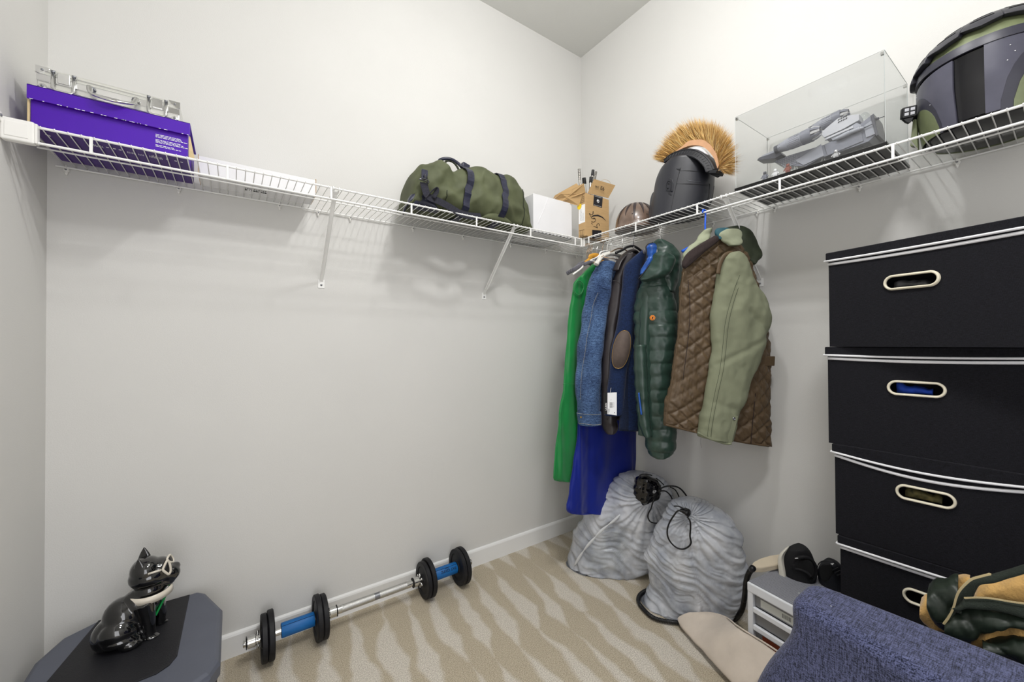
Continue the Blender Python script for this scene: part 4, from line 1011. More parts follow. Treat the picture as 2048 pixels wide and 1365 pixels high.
def hanger(y, label, mat, hmat, zsh, half=.20, rad=.006, drop=.03, lean=0, cat='hanger', thickx=1.0, group=None, fl=None):
    t = thing('clothes_hanger', label, cat, (HR[0], y, HR[1]), group=group)
    z0 = HR[1]-.04-drop
    obj('hook', hook(y, hmat, drop=drop, lean=lean), hmat, t, True)
    b = bm_(); y2 = y+lean
    P = smoothpath([(HR[0]-half, y2, z0-zsh), (HR[0]-half*.6, y2, z0-zsh*.55), (HR[0]-.05, y2, z0-.012), (HR[0], y2, z0), (HR[0]+.05, y2, z0-.012), (HR[0]+half*.6, y2, z0-zsh*.55), (HR[0]+half, y2, z0-zsh)], 4)
    tube(b, P, rad, 8, flat=fl or (1, 1)); obj('arms', b, mat, t, True)
    if not fl and half > .148: b = bm_(); tube(b, [P[0], P[-1]], rad*.7, 8); obj('lower_bar', b, mat, t, True)
    return t

# a bunch of empty hangers at the corner end
for k, (y, lb, mt, hm, zs) in enumerate((
    (-.340, 'grey velvet hanger, deepest in the corner behind the green dress', M['velvet'], M['rosegold'], .085),
    (-.350, 'grey velvet hanger, second from the corner behind the green dress', M['velvet'], M['rosegold'], .080),
    (-.360, 'grey velvet hanger, third from the corner behind the green dress', M['velvet'], M['rosegold'], .075),
    (-.370, 'grey velvet hanger nearest to the green dress', M['velvet'], M['rosegold'], .070))):
    hanger(y, lb, mt, hm, zs-.01, .150-.004*k, .0068, .055, group='empty grey velvet hangers in the corner', fl=(.8, 1.6))
hanger(-.380, 'white plastic hanger with its end poking out behind green dress', M['plast'], M['chrome'], .080, .145, .0052, .060)

# emerald dress ------------------------------------------------
def garment(name, label, cat, y, loc=None):
    return thing(name, label, cat, (HR[0], y, HR[1]-.08))
def cutouts(): pass
gd = garment('dress', 'long emerald green satin sleeveless dress hanging nearest the corner', 'dress', -.405)
GP = yplane(-.405)
lv = [(527, 1187, 1203), (536, 1177, 1206), (550, 1162, 1215), (562, 1152, 1222), (576, 1148, 1226), (600, 1144, 1226), (642, 1138, 1222), (700, 1132, 1216), (768, 1126.5, 1212), (820, 1121, 1218), (863, 1115, 1225), (915, 1109, 1232), (966, 1104, 1238)]
b = bm_(); pr = pairs_rows(lv, GP, 4)
for A, B in pr: B.x = min(B.x, -.06); 
loft(b, pr, (0, -1, 0), .020, .016, 48, 2.6, folds(.020, 24, zf=.9, seed=2)); dr = sub(obj('skirt', b, M['satin'], gd, True))
b = bm_(); P = [onplane(x, y, Vector((0, -.428, 0)), Vector((0, -1, 0))) for x, y in ((1152, 566), (1158, 562), (1165, 567), (1167, 577), (1162, 588), (1155, 590), (1149, 583), (1148.5, 573))]
tube(b, smoothpath(P, 4, True), .0032, 8, closed=True); obj('armhole_binding', b, M['satin'], gd, True)
b = bm_(); P = [onplane(x, y, Vector((0, -.430, 0)), Vector((0, -1, 0))) for x, y in ((1126, 768.5), (1135, 767), (1145, 768), (1152, 769))]; tube(b, P, .0016, 6); obj('waist_seam', b, M['satin'], gd, True)
wh = hanger(-.413, 'honey coloured wooden hanger holding the emerald dress', M['wood'], M['chrome'], .05, .085, .009, .030, fl=(.7, 1.5))
b = bm_(); P = [onplane(x, y, Vector((0, -.43, 0)), Vector((0, -1, 0))) for x, y in ((1190, 528), (1194, 516), (1199, 510), (1203, 512), (1204, 522), (1198, 532))]
prism(b, P, (0, .012, 0)); bev(obj('wooden_neck', b, M['wood'], wh), .003, 2)

# royal blue long gown behind
bd = garment('gown', 'floor length royal blue gown hanging between green dress and denim jacket', 'dress', -.45)
BP = yplane(-.445)
lv = [(533, 1195, 1235), (545, 1186, 1250), (565, 1178, 1270), (600, 1172, 1280), (700, 1166, 1276), (800, 1162, 1272), (860, 1158, 1270), (900, 1153, 1268), (950, 1146, 1265), (1000, 1138, 1263), (1018, 1135, 1262), (1028, 1140, 1258)]
b = bm_(); loft(b, pairs_rows(lv, BP, 4), (0, -1, 0), .018, .014, 56, 2.8, folds(.040, 17, zf=.5, seed=9, fine=.05)); sub(obj('skirt', b, M['royal'], bd, True))
hanger(-.452, 'grey velvet hanger holding the royal blue gown', M['velvet'], M['rosegold'], .05, .14, .006, .05, fl=(.8, 1.5))

# denim jacket ------------------------------------------------
dj = garment('denim_jacket', 'washed blue denim jacket with cream sherpa collar', 'jacket', -.50)
b = bm_(); lv = [(527, 1205, 1245), (533, 1198, 1262), (550, 1190, 1282), (600, 1182, 1290), (700, 1174, 1288), (800, 1168, 1285), (838, 1164, 1283)]
loft(b, pairs_rows(lv, yplane(-.505), 4), (0, -1, 0), .022, .016, 48, 3, folds(.01, 28, seed=4)); sub(obj('jacket_body', b, M['denim'], dj, True))
b = bm_(); lv = [(524, 1204, 1226), (529, 1196, 1234), (538, 1190, 1233), (548, 1186, 1228), (560, 1179, 1223), (583, 1173, 1220), (614, 1167, 1217), (658, 1160.5, 1210), (702, 1155, 1205), (760, 1152, 1201), (800, 1152, 1201), (832, 1154.5, 1201.5)]
sl = facing(1186, 680, 1, -.515)
def wr(amp, fz=30, fx=22, seed=0, cuff=.0):
    def f(p, u, v, q):
        t = p.x*.7-p.y*.7
        g = amp*fbm((t*fx+seed, p.z*9, seed), 3)+amp*.7*abs(fbm((t*9+seed, p.z*fz, 1+seed), 2))
        return g*(.5+.5*min(1, v*3))
    return f
loft(b, pairs_rows(lv, sl, 4), sl[1], .040, .030, 40, 2.2, wr(.010, 34, 18, 3)); slv = sub(obj('sleeve', b, M['denim'], dj, True))
def onskin(px, py, pl, d_, prs=None):
    c = onplane(px, py, *pl); k = (CAM-c).normalized(); return c+k*d_
def seam(name, pts, pl, d_, r, mat, par, k=4, fl=None):
    P = [onskin(x, y, pl, d_) for x, y in pts]; b = bm_(); tube(b, smoothpath(P, k), r, 6, flat=fl, up=pl[1]); return obj(name, b, mat, par, True)
M['thread'] = pm('pale stitching', '9c9a8c', .9, var=.2, vs=200)
seam('sleeve_seam', [(1199, 584), (1189, 610), (1185, 640), (1178, 668), (1173, 702), (1168, 735), (1165, 765), (1164, 800), (1163, 822)], sl, .045, .0016, M['denim'], slv)
seam('stitching', [(1196, 586), (1186, 611), (1181.5, 640), (1175, 668), (1170.5, 702), (1165, 735), (1162, 765), (1161, 800)], sl, .045, .0007, M['thread'], slv)
seam('shoulder_seam', [(1183, 557), (1194, 567), (1203, 574), (1212, 577), (1220, 579)], sl, .040, .0022, M['denim'], slv)
b = bm_(); lv = [(824, 1154, 1202), (828, 1153, 1203), (846, 1156, 1203.5), (850, 1160, 1203)]
loft(b, pairs_rows(lv, sl, 3), sl[1], .043, .031, 40, 2.2); cf = obj('cuff', b, M['denim'], dj, True)
seam('stitching', [(1154, 827), (1170, 829), (1187, 830), (1202, 829)], sl, .046, .0009, M['thread'], cf)
seam('stitching', [(1157, 847), (1170, 848.5), (1187, 850.5), (1202, 849)], sl, .046, .0009, M['thread'], cf)
b = bm_(); lathe(b, [(.0045, 0), (.0048, .002), (.002, .003)], onskin(1162, 835, sl, .046), sl[1], 12); obj('button', b, M['brass'], cf, True)
b = bm_(); P = smoothpath([at(1192, 530, 1, -.565), at(1199, 518, 1, -.568), at(1209, 511, 1, -.57), at(1221, 508, 1, -.57), at(1234, 509, 1, -.57), at(1246, 515, 1, -.56)], 6)
v_ = tube(b, P, .0105, 12, flat=(1.7, .95))
for r_ in v_:
    for q in r_: q.co += Vector((fbm(q.co*60, 2), fbm(q.co*60+Vector((5, 0, 0)), 2), fbm(q.co*60+Vector((0, 5, 0)), 2)))*.0035
sub(obj('sherpa_collar', b, M['sherpa'], dj, True))
hanger(-.507, 'white wire hanger inside the denim jacket', M['plast'], M['chrome'], .06, .15, .003, .03)

# leather jacket ------------------------------------------------
lj = garment('leather_jacket', 'dark brown leather jacket between denim jacket and navy blazer', 'jacket', -.575)
b = bm_(); lv = [(520, 1248, 1290), (540, 1238, 1300), (600, 1230, 1308), (700, 1224, 1308), (800, 1216, 1306), (840, 1213, 1303)]
loft(b, pairs_rows(lv, yplane(-.575), 4), (0, -1, 0), .020, .014, 40, 3, folds(.008, 28, seed=14)); obj('jacket_body', b, M['leath'], lj, True)
sl = facing(1224, 700, 1, -.575)
b = bm_(); lv = [(508, 1250, 1270), (520, 1240, 1272), (532, 1235, 1262), (545, 1231, 1255), (563, 1225, 1248), (603, 1217, 1244), (658, 1211, 1236), (702, 1207, 1232), (760, 1203, 1228), (800, 1202, 1230), (840, 1203, 1233), (858, 1206, 1236), (868, 1214, 1230)]
loft(b, pairs_rows(lv, sl, 4), sl[1], .034, .024, 36, 2.2, wr(.006, 24, 18, 8)); lsv = sub(obj('sleeve', b, M['leath'], lj, True))
seam('shoulder_seam', [(1225, 562), (1233, 563), (1243, 570)], sl, .036, .0014, M['leath'], lsv)
b = bm_(); P = smoothpath([at(1231, 542, 1, -.625), at(1238, 524, 1, -.63), at(1250, 510, 1, -.635), at(1262, 502, 1, -.64), at(1271, 504, 1, -.64), at(1274, 513, 1, -.64)], 6)
tube(b, P, .013, 10, flat=(1.5, .55)); sub(obj('collar', b, M['leath'], lj, True))
hanger(-.582, 'wire hanger inside the dark brown leather jacket', M['rosegold'], M['chrome'], .06, .15, .003, .025)

# navy blazer ------------------------------------------------
nb = garment('blazer', 'navy blue blazer with a taupe oval elbow patch', 'jacket', -.64)
b = bm_(); lv = [(508, 1290, 1318), (530, 1272, 1326), (560, 1262, 1334), (650, 1254, 1336), (750, 1248, 1338), (820, 1243, 1338), (862, 1240, 1336)]
loft(b, pairs_rows(lv, yplane(-.645), 4), (0, -1, 0), .020, .014, 40, 3, folds(.008, 26, seed=24)); obj('jacket_body', b, M['navy2'], nb, True)
sl = facing(1244, 680, 1, -.640)
b = bm_(); lv = [(502, 1283, 1294), (512, 1270, 1292), (524, 1256, 1288), (535, 1248, 1284), (552, 1245, 1281), (570, 1243.5, 1277), (614, 1239, 1271), (658, 1232, 1268), (702, 1222, 1263), (746, 1218, 1254), (782, 1213, 1250), (812, 1210, 1248), (832, 1209, 1246)]
prn = pairs_rows(lv, sl, 4); dn = wr(.004, 14, 12, 18)
loft(b, prn, sl[1], .036, .026, 36, 2.2, dn); bsv = sub(obj('sleeve', b, M['navy'], nb, True))
b = bm_(); P = []
for k in range(28):
    t = 2*pi*k/28; ex = math.copysign(abs(cos(t))**.8, cos(t))*17.5; ey = sin(t)*38
    x_, y_ = 1242.8+ex-ey*.17, 699.5+ey; P.append(onskin(x_, y_, sl, .044-abs(ex)/17.5*.008))
cpt = sum(P, Vector())/28+sl[1]*.002; v0 = b.verts.new(cpt); vs2 = [b.verts.new(p) for p in P]; 
for k in range(28): b.faces.new((v0, vs2[k], vs2[(k+1) % 28]))
ep = solid(obj('elbow_patch', b, M['patch'], nb, True), .0016, 1)
b = bm_(); tube(b, [p+sl[1]*.0014 for p in P], .0010, 5, closed=True); obj('patch_stitching', b, M['brass'], ep, True)
b = bm_(); lv = [(600, 1256, 1282), (700, 1258, 1284), (800, 1253, 1280), (840, 1250, 1278), (861, 1249, 1276)]
s2 = facing(1262, 760, 1, -.665); loft(b, pairs_rows(lv, s2, 4), s2[1], .014, .012, 24, 2.6, folds(.004, 20, seed=31)); obj('front_panel', b, M['navy'], nb, True)
M['tag'] = pm('glossy swing tag card', 'eceef0', .35, var=.02)
tp = facing(1222, 808, 1, -.665)
tg = thing('swing_tag', 'white and black swing tag hanging below the navy blazer sleeve', 'tag', tp[0]+tp[1]*.05)
def tq(x, y, o=0): return onskin(x, y, tp, .05+o)
b = bm_(); prism(b, [tq(1207.5, 786.5), tq(1233.5, 785.5), tq(1233.5, 831.5), tq(1207.5, 828)], tp[1]*-.0012); bev(obj('tag_card', b, M['tag'], tg), .0006, 1)
b = bm_(); prism(b, [tq(1207.3, 786.3, .0005), tq(1215.0, 786, .0005), tq(1214.8, 829.2, .0005), tq(1207.3, 828.2, .0005)], tp[1]*-.0003); bs_ = obj('black_band', b, M['print'], tg)
r_ = (tq(1210, 790)-tq(1210, 826)).normalized()
textobj('LAUREN', .0098, tq(1213.6, 821.5, .0012), r_, (tq(1207, 800)-tq(1215, 800)), M['wprint'], bs_, sx=.92)
b = bm_(); rnd = random.Random(2)
for k in range(13):
    y_ = 805.5+k*.85; w_ = rnd.choice((1, .6, 1)); x_ = 1219.2
    tube(b, [tq(x_, y_, .001), tq(x_+6, y_, .001)], .0003*w_, 4)
for k in range(4): tube(b, [tq(1216.3+k*.9, 818, .001), tq(1216.3+k*.9, 829-k*1.5, .001)], .0003, 4)
for k in range(5): tube(b, [tq(1226.3, 806+k*2.2, .001), tq(1228.6, 806+k*2.2, .001)], .0003, 4)
box(b, (-.002, -.0002, -.002), (.002, .0002, .002), Matrix.Translation(tq(1229, 826, .001))); tube(b, [tq(1221.2, 801, .001), tq(1223, 799.5, .001)], .0003, 4)
obj('barcode', b, M['print'], tg)
b = bm_(); tube(b, [tq(1220.3, 789, .001), tq(1221, 781, .004), tq(1222, 776, .0)], .0006, 5); obj('tag_cord', b, M['wprint'], tg)
hanger(-.652, 'black hanger with chrome neck holding the navy blazer', M['black'], M['gun'], .05, .13, .006, .028)
b = bm_(); lathe(b, [(.004, 0), (.0062, .002), (.0062, .006), (.0035, .010), (.0018, .014)], (HR[0], -.652, HR[1]-.078), n=14); o = obj('swivel_neck', b, M['chrome'], None, True)
o.parent = [x for x in bpy.data.objects if x.get('label') == 'black hanger with chrome neck holding the navy blazer'][0]; o.matrix_parent_inverse = WM[o.parent.name].inverted()

# puffer jacket ------------------------------------------------
pj = garment('puffer_jacket', 'dark green hooded puffer jacket with blue lining and round orange badge', 'jacket', -.775)
b = bm_(); lv = [(520, 1310, 1350), (560, 1292, 1362), (650, 1285, 1366), (750, 1284, 1360), (840, 1282, 1350), (872, 1284, 1340)]
baf = [573, 597, 623.5, 649.5, 675.5, 701, 727.5, 753, 779, 803, 830, 856, 879, 899]
def puffd(zs, amp, nz=.0028, seed=0):
    def f(p, u, v, q):
        i = 0
        while i < len(zs)-1 and p.z < zs[i]: i += 1
        if i == 0 or i >= len(zs): k = .8
        else: k = abs(sin(pi*min(1, max(0, (zs[i-1]-p.z)/(zs[i-1]-zs[i])))))**.32
        t = p.x*.7-p.y*.7
        return amp*k + nz*fbm((t*45+seed, p.z*28, seed), 3) + nz*.9*abs(fbm((t*70, p.z*14, 4+seed), 2))
    return f
sl = facing(1312, 740, 1, -.80)
zb = [onplane(1312, y, *sl).z for y in baf]
loft(b, pairs_rows(lv, yplane(-.785), 6), (0, -1, 0), .026, .02, 48, 3, puffd(zb, .010)); obj('jacket_body', b, M['puff'], pj, True)
b = bm_(); lv = [(548, 1300, 1330), (556, 1292, 1334), (566, 1286, 1337), (580, 1280, 1340), (591, 1276, 1345), (615, 1272, 1350), (634, 1271, 1353), (655, 1271.5, 1354), (673, 1272, 1353), (702, 1271.5, 1350), (727, 1272.5, 1345), (760, 1273.5, 1342), (790, 1278, 1340), (815, 1284, 1341), (835, 1289, 1346), (856, 1292, 1350), (885, 1294, 1349.5), (900, 1295, 1348), (909, 1299, 1345), (914, 1308, 1335)]
loft(b, pairs_rows(lv, sl, 8), sl[1], .050, .035, 64, 2.2, puffd(zb, .008, .0026, 3)); psv = sub(obj('sleeve', b, M['puff'], pj, True))
b = bm_(); lv = [(690, 1270, 1290), (730, 1270, 1292), (770, 1272, 1294), (800, 1274, 1296), (840, 1278, 1298), (866, 1286, 1300), (873, 1290, 1300)]
s3 = facing(1284, 780, 1, -.79); loft(b, pairs_rows(lv, s3, 6), s3[1], .03, .02, 30, 2.3, puffd(zb, .006, .002, 5)); obj('front_edge', b, M['puff'], pj, True)
seam('lining_edge', [(1277.5, 786), (1279, 800), (1281, 815), (1283, 830)], s3, .040, .004, M['bluelin'], pj)
# badge on the sleeve
b = bm_(); c_ = onskin(1305, 636, sl, .066); lathe(b, [(.0115, 0), (.0115, .0014), (.0095, .002)], c_, sl[1], 24); bg = obj('round_badge', b, pm('orange rubber badge', 'e0821e', .4, var=.04), pj, True, angle=40)
b = bm_(); cc = c_+sl[1]*.0021; 
tube(b, [cc+hs*(.0088*cos(t))+Vector((0, 0, .0088*sin(t))) for t in [2*pi*k/24 for k in range(24)]], .0006, 5, closed=True)
prism(b, [cc+hs*x_+Vector((0, 0, z_)) for x_, z_ in ((.001, .0055), (.003, .002), (.0045, .0015), (.0022, -.001), (.0028, -.0035), (.0005, -.006), (-.0015, -.0035), (-.004, -.003), (-.002, .0002), (-.0028, .003), (-.0005, .0022))], sl[1]*.0006)
obj('badge_mark', b, M['print'], bg)
# hood: outer shell, blue mouth
b = bm_(); lv = [(484, 1312, 1330), (489, 1303, 1341), (496, 1300, 1350), (505, 1298, 1356), (518, 1297, 1359.5), (532, 1295, 1361), (545, 1294, 1360), (560, 1302, 1357), (575, 1322, 1352), (586, 1336, 1348)]
hd = facing(1325, 525, 1, -.815)
def hoodn(p, u, v, q):
    t = p.x*.7-p.y*.7; return .010*fbm((t*14, p.z*16, 2), 3)+.006*abs(fbm((t*30, p.z*30, 8), 2))
loft(b, pairs_rows(lv, hd, 4), hd[1], .060, .04, 48, 2.1, hoodn); sub(obj('hood', b, M['puff'], pj, True))
b = bm_(); lv = [(508, 1312, 1340), (514, 1302, 1350), (524, 1292, 1350), (536, 1286, 1346), (548, 1282, 1338), (556, 1278, 1322), (563, 1280, 1300)]
loft(b, pairs_rows(lv, facing(1310, 540, 1, -.845), 4), hd[1], .045, .03, 40, 2.2, hoodn); sub(obj('hood_brim', b, M['puff'], pj, True))
b = bm_(); lv = [(488, 1298, 1312), (494, 1293, 1314), (505, 1293, 1313), (516, 1294, 1308), (526, 1290, 1304), (540, 1282, 1294), (550, 1279, 1288)]
loft(b, pairs_rows(lv, facing(1300, 515, 1, -.84), 4), hd[1], .022, .02, 24, 2.2, lambda p, u, v, q: .006*fbm((p.x*60, p.z*60, 0), 2)); sub(obj('blue_lining', b, M['bluelin'], pj, True))
seam('hood_binding', [(1292, 522), (1293, 505), (1292, 494), (1297, 488), (1306, 485)], facing(1300, 515, 1, -.85), .02, .0022, M['black'], pj)
seam('hood_binding', [(1299, 530), (1292, 540), (1284, 550), (1277, 558)], facing(1300, 515, 1, -.85), .055, .0022, M['black'], pj)
ph = hanger(-.800, 'grey velvet hanger with silver hook inside the green puffer', M['velvet'], M['chrome'], .05, .12, .006, .05, fl=(.8, 1.6))
b = bm_(); P = at(1313, 508, 0, -.33); tube(b, [at(1313, 500, 1, -.865), at(1311.5, 518, 1, -.865)], .0045, 8); obj('velvet_neck', b, M['velvet'], ph, True)

# sage jacket with quilted brown vest over it ------------------------------------------------
CP = (Vector((-.305, -1.010, 1.3)), Vector((-.50, -.86, 0)).normalized())       # the pair hangs turned towards the room
qv = thing('quilted_vest', 'brown diamond quilted vest with dark corduroy collar over the sage jacket', 'vest', (-.305, -1.01, 1.66))
lv = [(481, 1430, 1446), (484, 1418, 1458), (490, 1406, 1472), (498, 1396, 1482), (508, 1384, 1490), (520, 1374, 1497), (536, 1367, 1503), (558, 1364, 1510), (590, 1361, 1522), (620, 1358, 1530), (670, 1355, 1537), (700, 1350.5, 1539), (745, 1344, 1540), (799, 1335, 1540.5), (825, 1331, 1541), (843, 1330, 1541), (852, 1331, 1541), (880, 1400, 1540.5)]
lv = lv[:-1]
pr = pairs_rows(lv, CP, 14)
# the hem slopes: stretch the lower rows so it falls from left to right
lat = (CP[1].cross(Vector((0, 0, 1)))).normalized(); lat = lat if lat.dot(cR) > 0 else -lat
L0 = onplane(1331, 850, *CP); L1 = onplane(1540, 893, *CP)
zt, zh = pr[0][0].z, L0.z
for i, (A, B) in enumerate(pr):
    f = max(0, min(1, (pr[i//1][0].z-zt)/(zh-zt)))
    B.z = B.z + (L1.z-L0.z+(A.z-B.z))*f**2 if False else B.z
hemz = lambda p: 0
def quiltd(p, u, v, q):
    s_ = (p-CP[0]).dot(lat); z_ = p.z+.10*s_
    a_ = (s_*1.0+z_*1.25)/.068; c_ = (s_*1.0-z_*1.25)/.068
    d_ = min(abs(a_-round(a_)), abs(c_-round(c_)))
    pf = .0105*min(1, (d_*4.2))**.55
    return (pf-.009)*max(0, q)**.5 + .010*fbm((s_*9, p.z*6, 3), 2)+.0035*fbm((s_*45, p.z*45, 3), 2)
b = bm_(); loft(b, pr, CP[1], .040, .030, 330, 2.8, quiltd)
for v in b.verts:       # hem line
    s_ = (v.co-CP[0]).dot(lat); sL = (L0-CP[0]).dot(lat); sR = (L1-CP[0]).dot(lat); f = (s_-sL)/(sR-sL)
    if v.co.z < 1.25:
        k = (1.25-v.co.z)/(1.25-L0.z); v.co.z -= max(0, min(1, k))*max(0, f)*(onplane(1541, 852, *CP).z-L1.z)
vb = obj('vest_body', b, M['quilt'], qv, True)
seam('front_placket', [(1367, 545), (1361, 600), (1358, 660), (1351, 715), (1343, 770), (1335, 815), (1332, 848)], CP, .048, .0022, M['quilt'], qv)
seam('hem_binding', [(1331, 850), (1362, 858), (1395, 866), (1440, 876), (1490, 886), (1538, 893)], CP, .040, .004, M['quilt'], qv)
seam('side_seam', [(1512, 780), (1508, 820), (1504, 860), (1502, 888)], CP, .048, .0014, M['cord'], qv)
seam('side_seam', [(1376, 560), (1380, 620), (1376, 680), (1366, 760)], CP, .050, .0014, M['cord'], qv)
b = bm_(); P = [onskin(x, y, CP, .02) for x, y in ((1513, 713), (1547, 713), (1546, 732), (1515, 733))]; prism(b, P, CP[1]*.010); tb = bev(obj('waist_tab', b, M['quilt'], qv), .002)
# armhole rim
b = bm_(); P = smoothpath([onskin(x, y, CP, .098) for x, y in ((1436, 548), (1440, 528), (1449, 512), (1462, 507), (1476, 514), (1488, 530), (1496, 548))], 5); tube(b, P, .006, 8, flat=(1.5, .7), up=CP[1]); obj('armhole_rim', b, M['quilt'], qv, True)
# corduroy collar: a standing fold from the neck down the front edge
b = bm_(); prs_ = []
for (a_, c_) in zip(((1362, 533), (1366, 515), (1378, 503), (1392, 493), (1405, 484), (1420, 476), (1434, 467)), ((1369, 541), (1382, 528), (1396, 516), (1409, 505), (1420, 496), (1432, 487), (1443, 479))):
    prs_.append((onskin(*a_, CP, .05), onskin(*c_, CP, .06)))
loft(b, prs_, CP[1], .012, .012, 20, 2.2, lambda p, u, v, q: .002*sin(400*(p-CP[0]).dot(lat)))
sub(obj('collar', b, M['cord'], qv, True))

sj = thing('canvas_jacket', 'sage green canvas jacket with hood, its sleeve hanging through the quilted vest', 'jacket', (-.30, -1.03, 1.64))
SPp = (CP[0]+CP[1]*.055, CP[1])
b = bm_(); lv = [(508, 1452, 1470), (513, 1446, 1480), (522, 1440, 1488), (537, 1436, 1496), (556, 1432, 1504), (573, 1430, 1512), (594, 1427, 1527), (615, 1424, 1534), (634, 1422, 1536), (660, 1421, 1535), (691, 1419.5, 1530), (720, 1417, 1517), (745, 1414.5, 1508), (781, 1411, 1494), (810, 1407, 1482), (835, 1402, 1473), (855, 1398, 1467), (868, 1396, 1463), (876, 1397, 1461)]
def slvd(p, u, v, q):
    s_ = (p-CP[0]).dot(lat)
    g = .010*fbm((s_*13+2, p.z*8, 7), 3) + .0025*fbm((s_*40, p.z*40, 2), 2)
    g -= .012*max(0, 1-abs((p.z-1.27)+(s_-.18)*.9)/.022)*max(0, q)*(1 if u > .1 else 0)     # crease at the elbow
    g -= .009*max(0, 1-abs((p.z-1.17)-(s_-.10)*.5)/.018)*max(0, q)
    g -= .008*max(0, 1-abs((p.z-.93)+(s_-.10)*.3)/.016)*max(0, q)
    return g
prS = pairs_rows(lv, SPp, 5)
bz = L0.z
for i, (A, B) in enumerate(prS):
    f = max(0, (i/len(prS)-.75)/.25); B.z -= .012*f*1.2; A.z += .004*f
b = bm_(); loft(b, prS, CP[1], .050, .036, 72, 2.2, slvd); js = sub(obj('sleeve', b, M['sage'], sj, True))
for off in (0, 7):
    seam('sleeve_seam', [(1489-off, 545), (1479-off, 570), (1466-off, 610), (1457-off, 650), (1452-off, 700), (1446-off, 745), (1438-off, 780), (1430-off, 820), (1424-off, 855), (1422-off, 874)], SPp, .0555, .0007, M['dkgreen'], js)
b = bm_(); P = smoothpath([onskin(x, y, SPp, .052) for x, y in ((1396, 866), (1415, 876), (1435, 883), (1452, 888), (1462, 888))], 4); tube(b, P, .0045, 8); cfj = obj('cuff_hem', b, M['sage'], sj, True)
b = bm_(); prism(b, [onskin(x, y, SPp, .050) for x, y in ((1452, 850), (1468, 830), (1475, 833), (1462, 888), (1450, 887))], CP[1]*.004); bev(obj('cuff_vent', b, M['sage'], cfj), .001)
for q in ((1437.5, 873), (1468, 838)):
    b = bm_(); lathe(b, [(.006, 0), (.006, .002), (.0035, .0025), (.0035, .001), (.0015, .001)], onskin(*q, SPp, .056), CP[1], 14); obj('snap_button', b, M['screw'], cfj, True)
b = bm_(); tube(b, smoothpath([onskin(x, y, SPp, .05) for x, y in ((1402, 875), (1401, 885), (1403, 896))], 3), .0004, 4); obj('loose_thread', b, M['dkgreen'], cfj)
# body shoulders under the vest, hood draped at the back, snap flap, inner collar
hpL = (CP[0]-CP[1]*.03, CP[1])
b = bm_(); lv = [(458, 1446, 1476), (462, 1440, 1492), (470, 1438, 1502), (482, 1440, 1509), (495, 1446, 1513), (508, 1456, 1516), (517, 1466, 1516), (525, 1480, 1508), (533, 1492, 1500)]
loft(b, pairs_rows(lv, hpL, 5), CP[1], .050, .04, 48, 2.1, lambda p, u, v, q: .010*fbm((p.x*16, p.y*16, p.z*9), 3)); sub(obj('hood', b, M['dkgreen'], sj, True))
b = bm_(); lv = [(459, 1450, 1478), (464, 1440, 1484), (470, 1436, 1485), (477, 1440, 1482), (483, 1444, 1484), (488, 1452, 1484), (492, 1458, 1478)]
loft(b, pairs_rows(lv, (hpL[0]+CP[1]*.088, CP[1]), 4), CP[1], .014, .012, 36, 2.2, lambda p, u, v, q: .004*fbm((p.x*30, p.y*30, p.z*30), 2)); fl_ = sub(obj('snap_flap', b, M['sagelt'], sj, True))
for q in ((1455.5, 488), (1476, 484.5)):
    b = bm_(); lathe(b, [(.0058, 0), (.0058, .002), (.004, .003), (.0036, .0012), (.0015, .0012)], onskin(*q, hpL, .105), CP[1], 14); obj('snap_button', b, M['screw'], fl_, True)
b = bm_(); lv = [(457, 1434, 1455), (461, 1430, 1462), (468, 1430, 1452), (475, 1434, 1444), (480, 1436, 1440)]
loft(b, pairs_rows(lv, (hpL[0]+CP[1]*.080, CP[1]), 4), CP[1], .014, .012, 24, 2.2); sub(obj('neck_facing', b, M['teal'], sj, True))
b = bm_(); lathe(b, [(.006, 0), (.009, .003), (.009, .012), (.005, .016)], onskin(1474, 462, hpL, .03), lat, 12); obj('cord_stopper', b, M['black'], sj, True)
b = bm_(); lv = [(458, 1414, 1422), (464, 1404, 1424), (474, 1396, 1420), (484, 1390, 1412), (492, 1380, 1404), (502, 1370, 1394), (514, 1366, 1382), (522, 1364, 1374)]
loft(b, pairs_rows(lv, (CP[0]+CP[1]*.02, CP[1]), 4), CP[1], .020, .02, 30, 2.1, lambda p, u, v, q: .008*fbm((p.x*35, p.y*35, p.z*35), 2)); sub(obj('inner_collar', b, M['sagelt'], sj, True))
jh = thing('clothes_hanger', 'bright blue plastic hanger holding the sage jacket and quilted vest', 'hanger', (HR[0], -1.005, HR[1]))
z = HR[1]+.0042; xx = HR[0]; yy = -1.008
b = bm_(); pts = [(xx+.011*cos(t), yy, z-.004+.011*sin(t)) for t in [R(d_) for d_ in (200, 165, 130, 90, 55, 20, -10)]]+[(xx+.006, yy-.002, z-.030), (xx, yy-.004, z-.060), (xx-.002, yy-.006, z-.100), (xx-.004, yy-.006, z-.125)]
tube(b, smoothpath(pts, 3), .0036, 8, flat=(1, 1)); obj('hook', b, M['bluep'], jh, True)
c0 = Vector((xx-.004, yy-.006, z-.125)); b = bm_(); tube(b, [c0-lat*.10+Vector((0, 0, -.045)), c0-lat*.03+Vector((0, 0, -.008)), c0+lat*.03+Vector((0, 0, -.008)), c0+lat*.10+Vector((0, 0, -.045))], .006, 8); obj('arms', b, M['bluep'], jh, True)
# spare hangers further in on the rail and one behind the denim collar
hanger(-.485, 'white plastic hanger hooked beside the sherpa collar, empty', M['plast'], M['plast'], .055, .10, .004, .02)

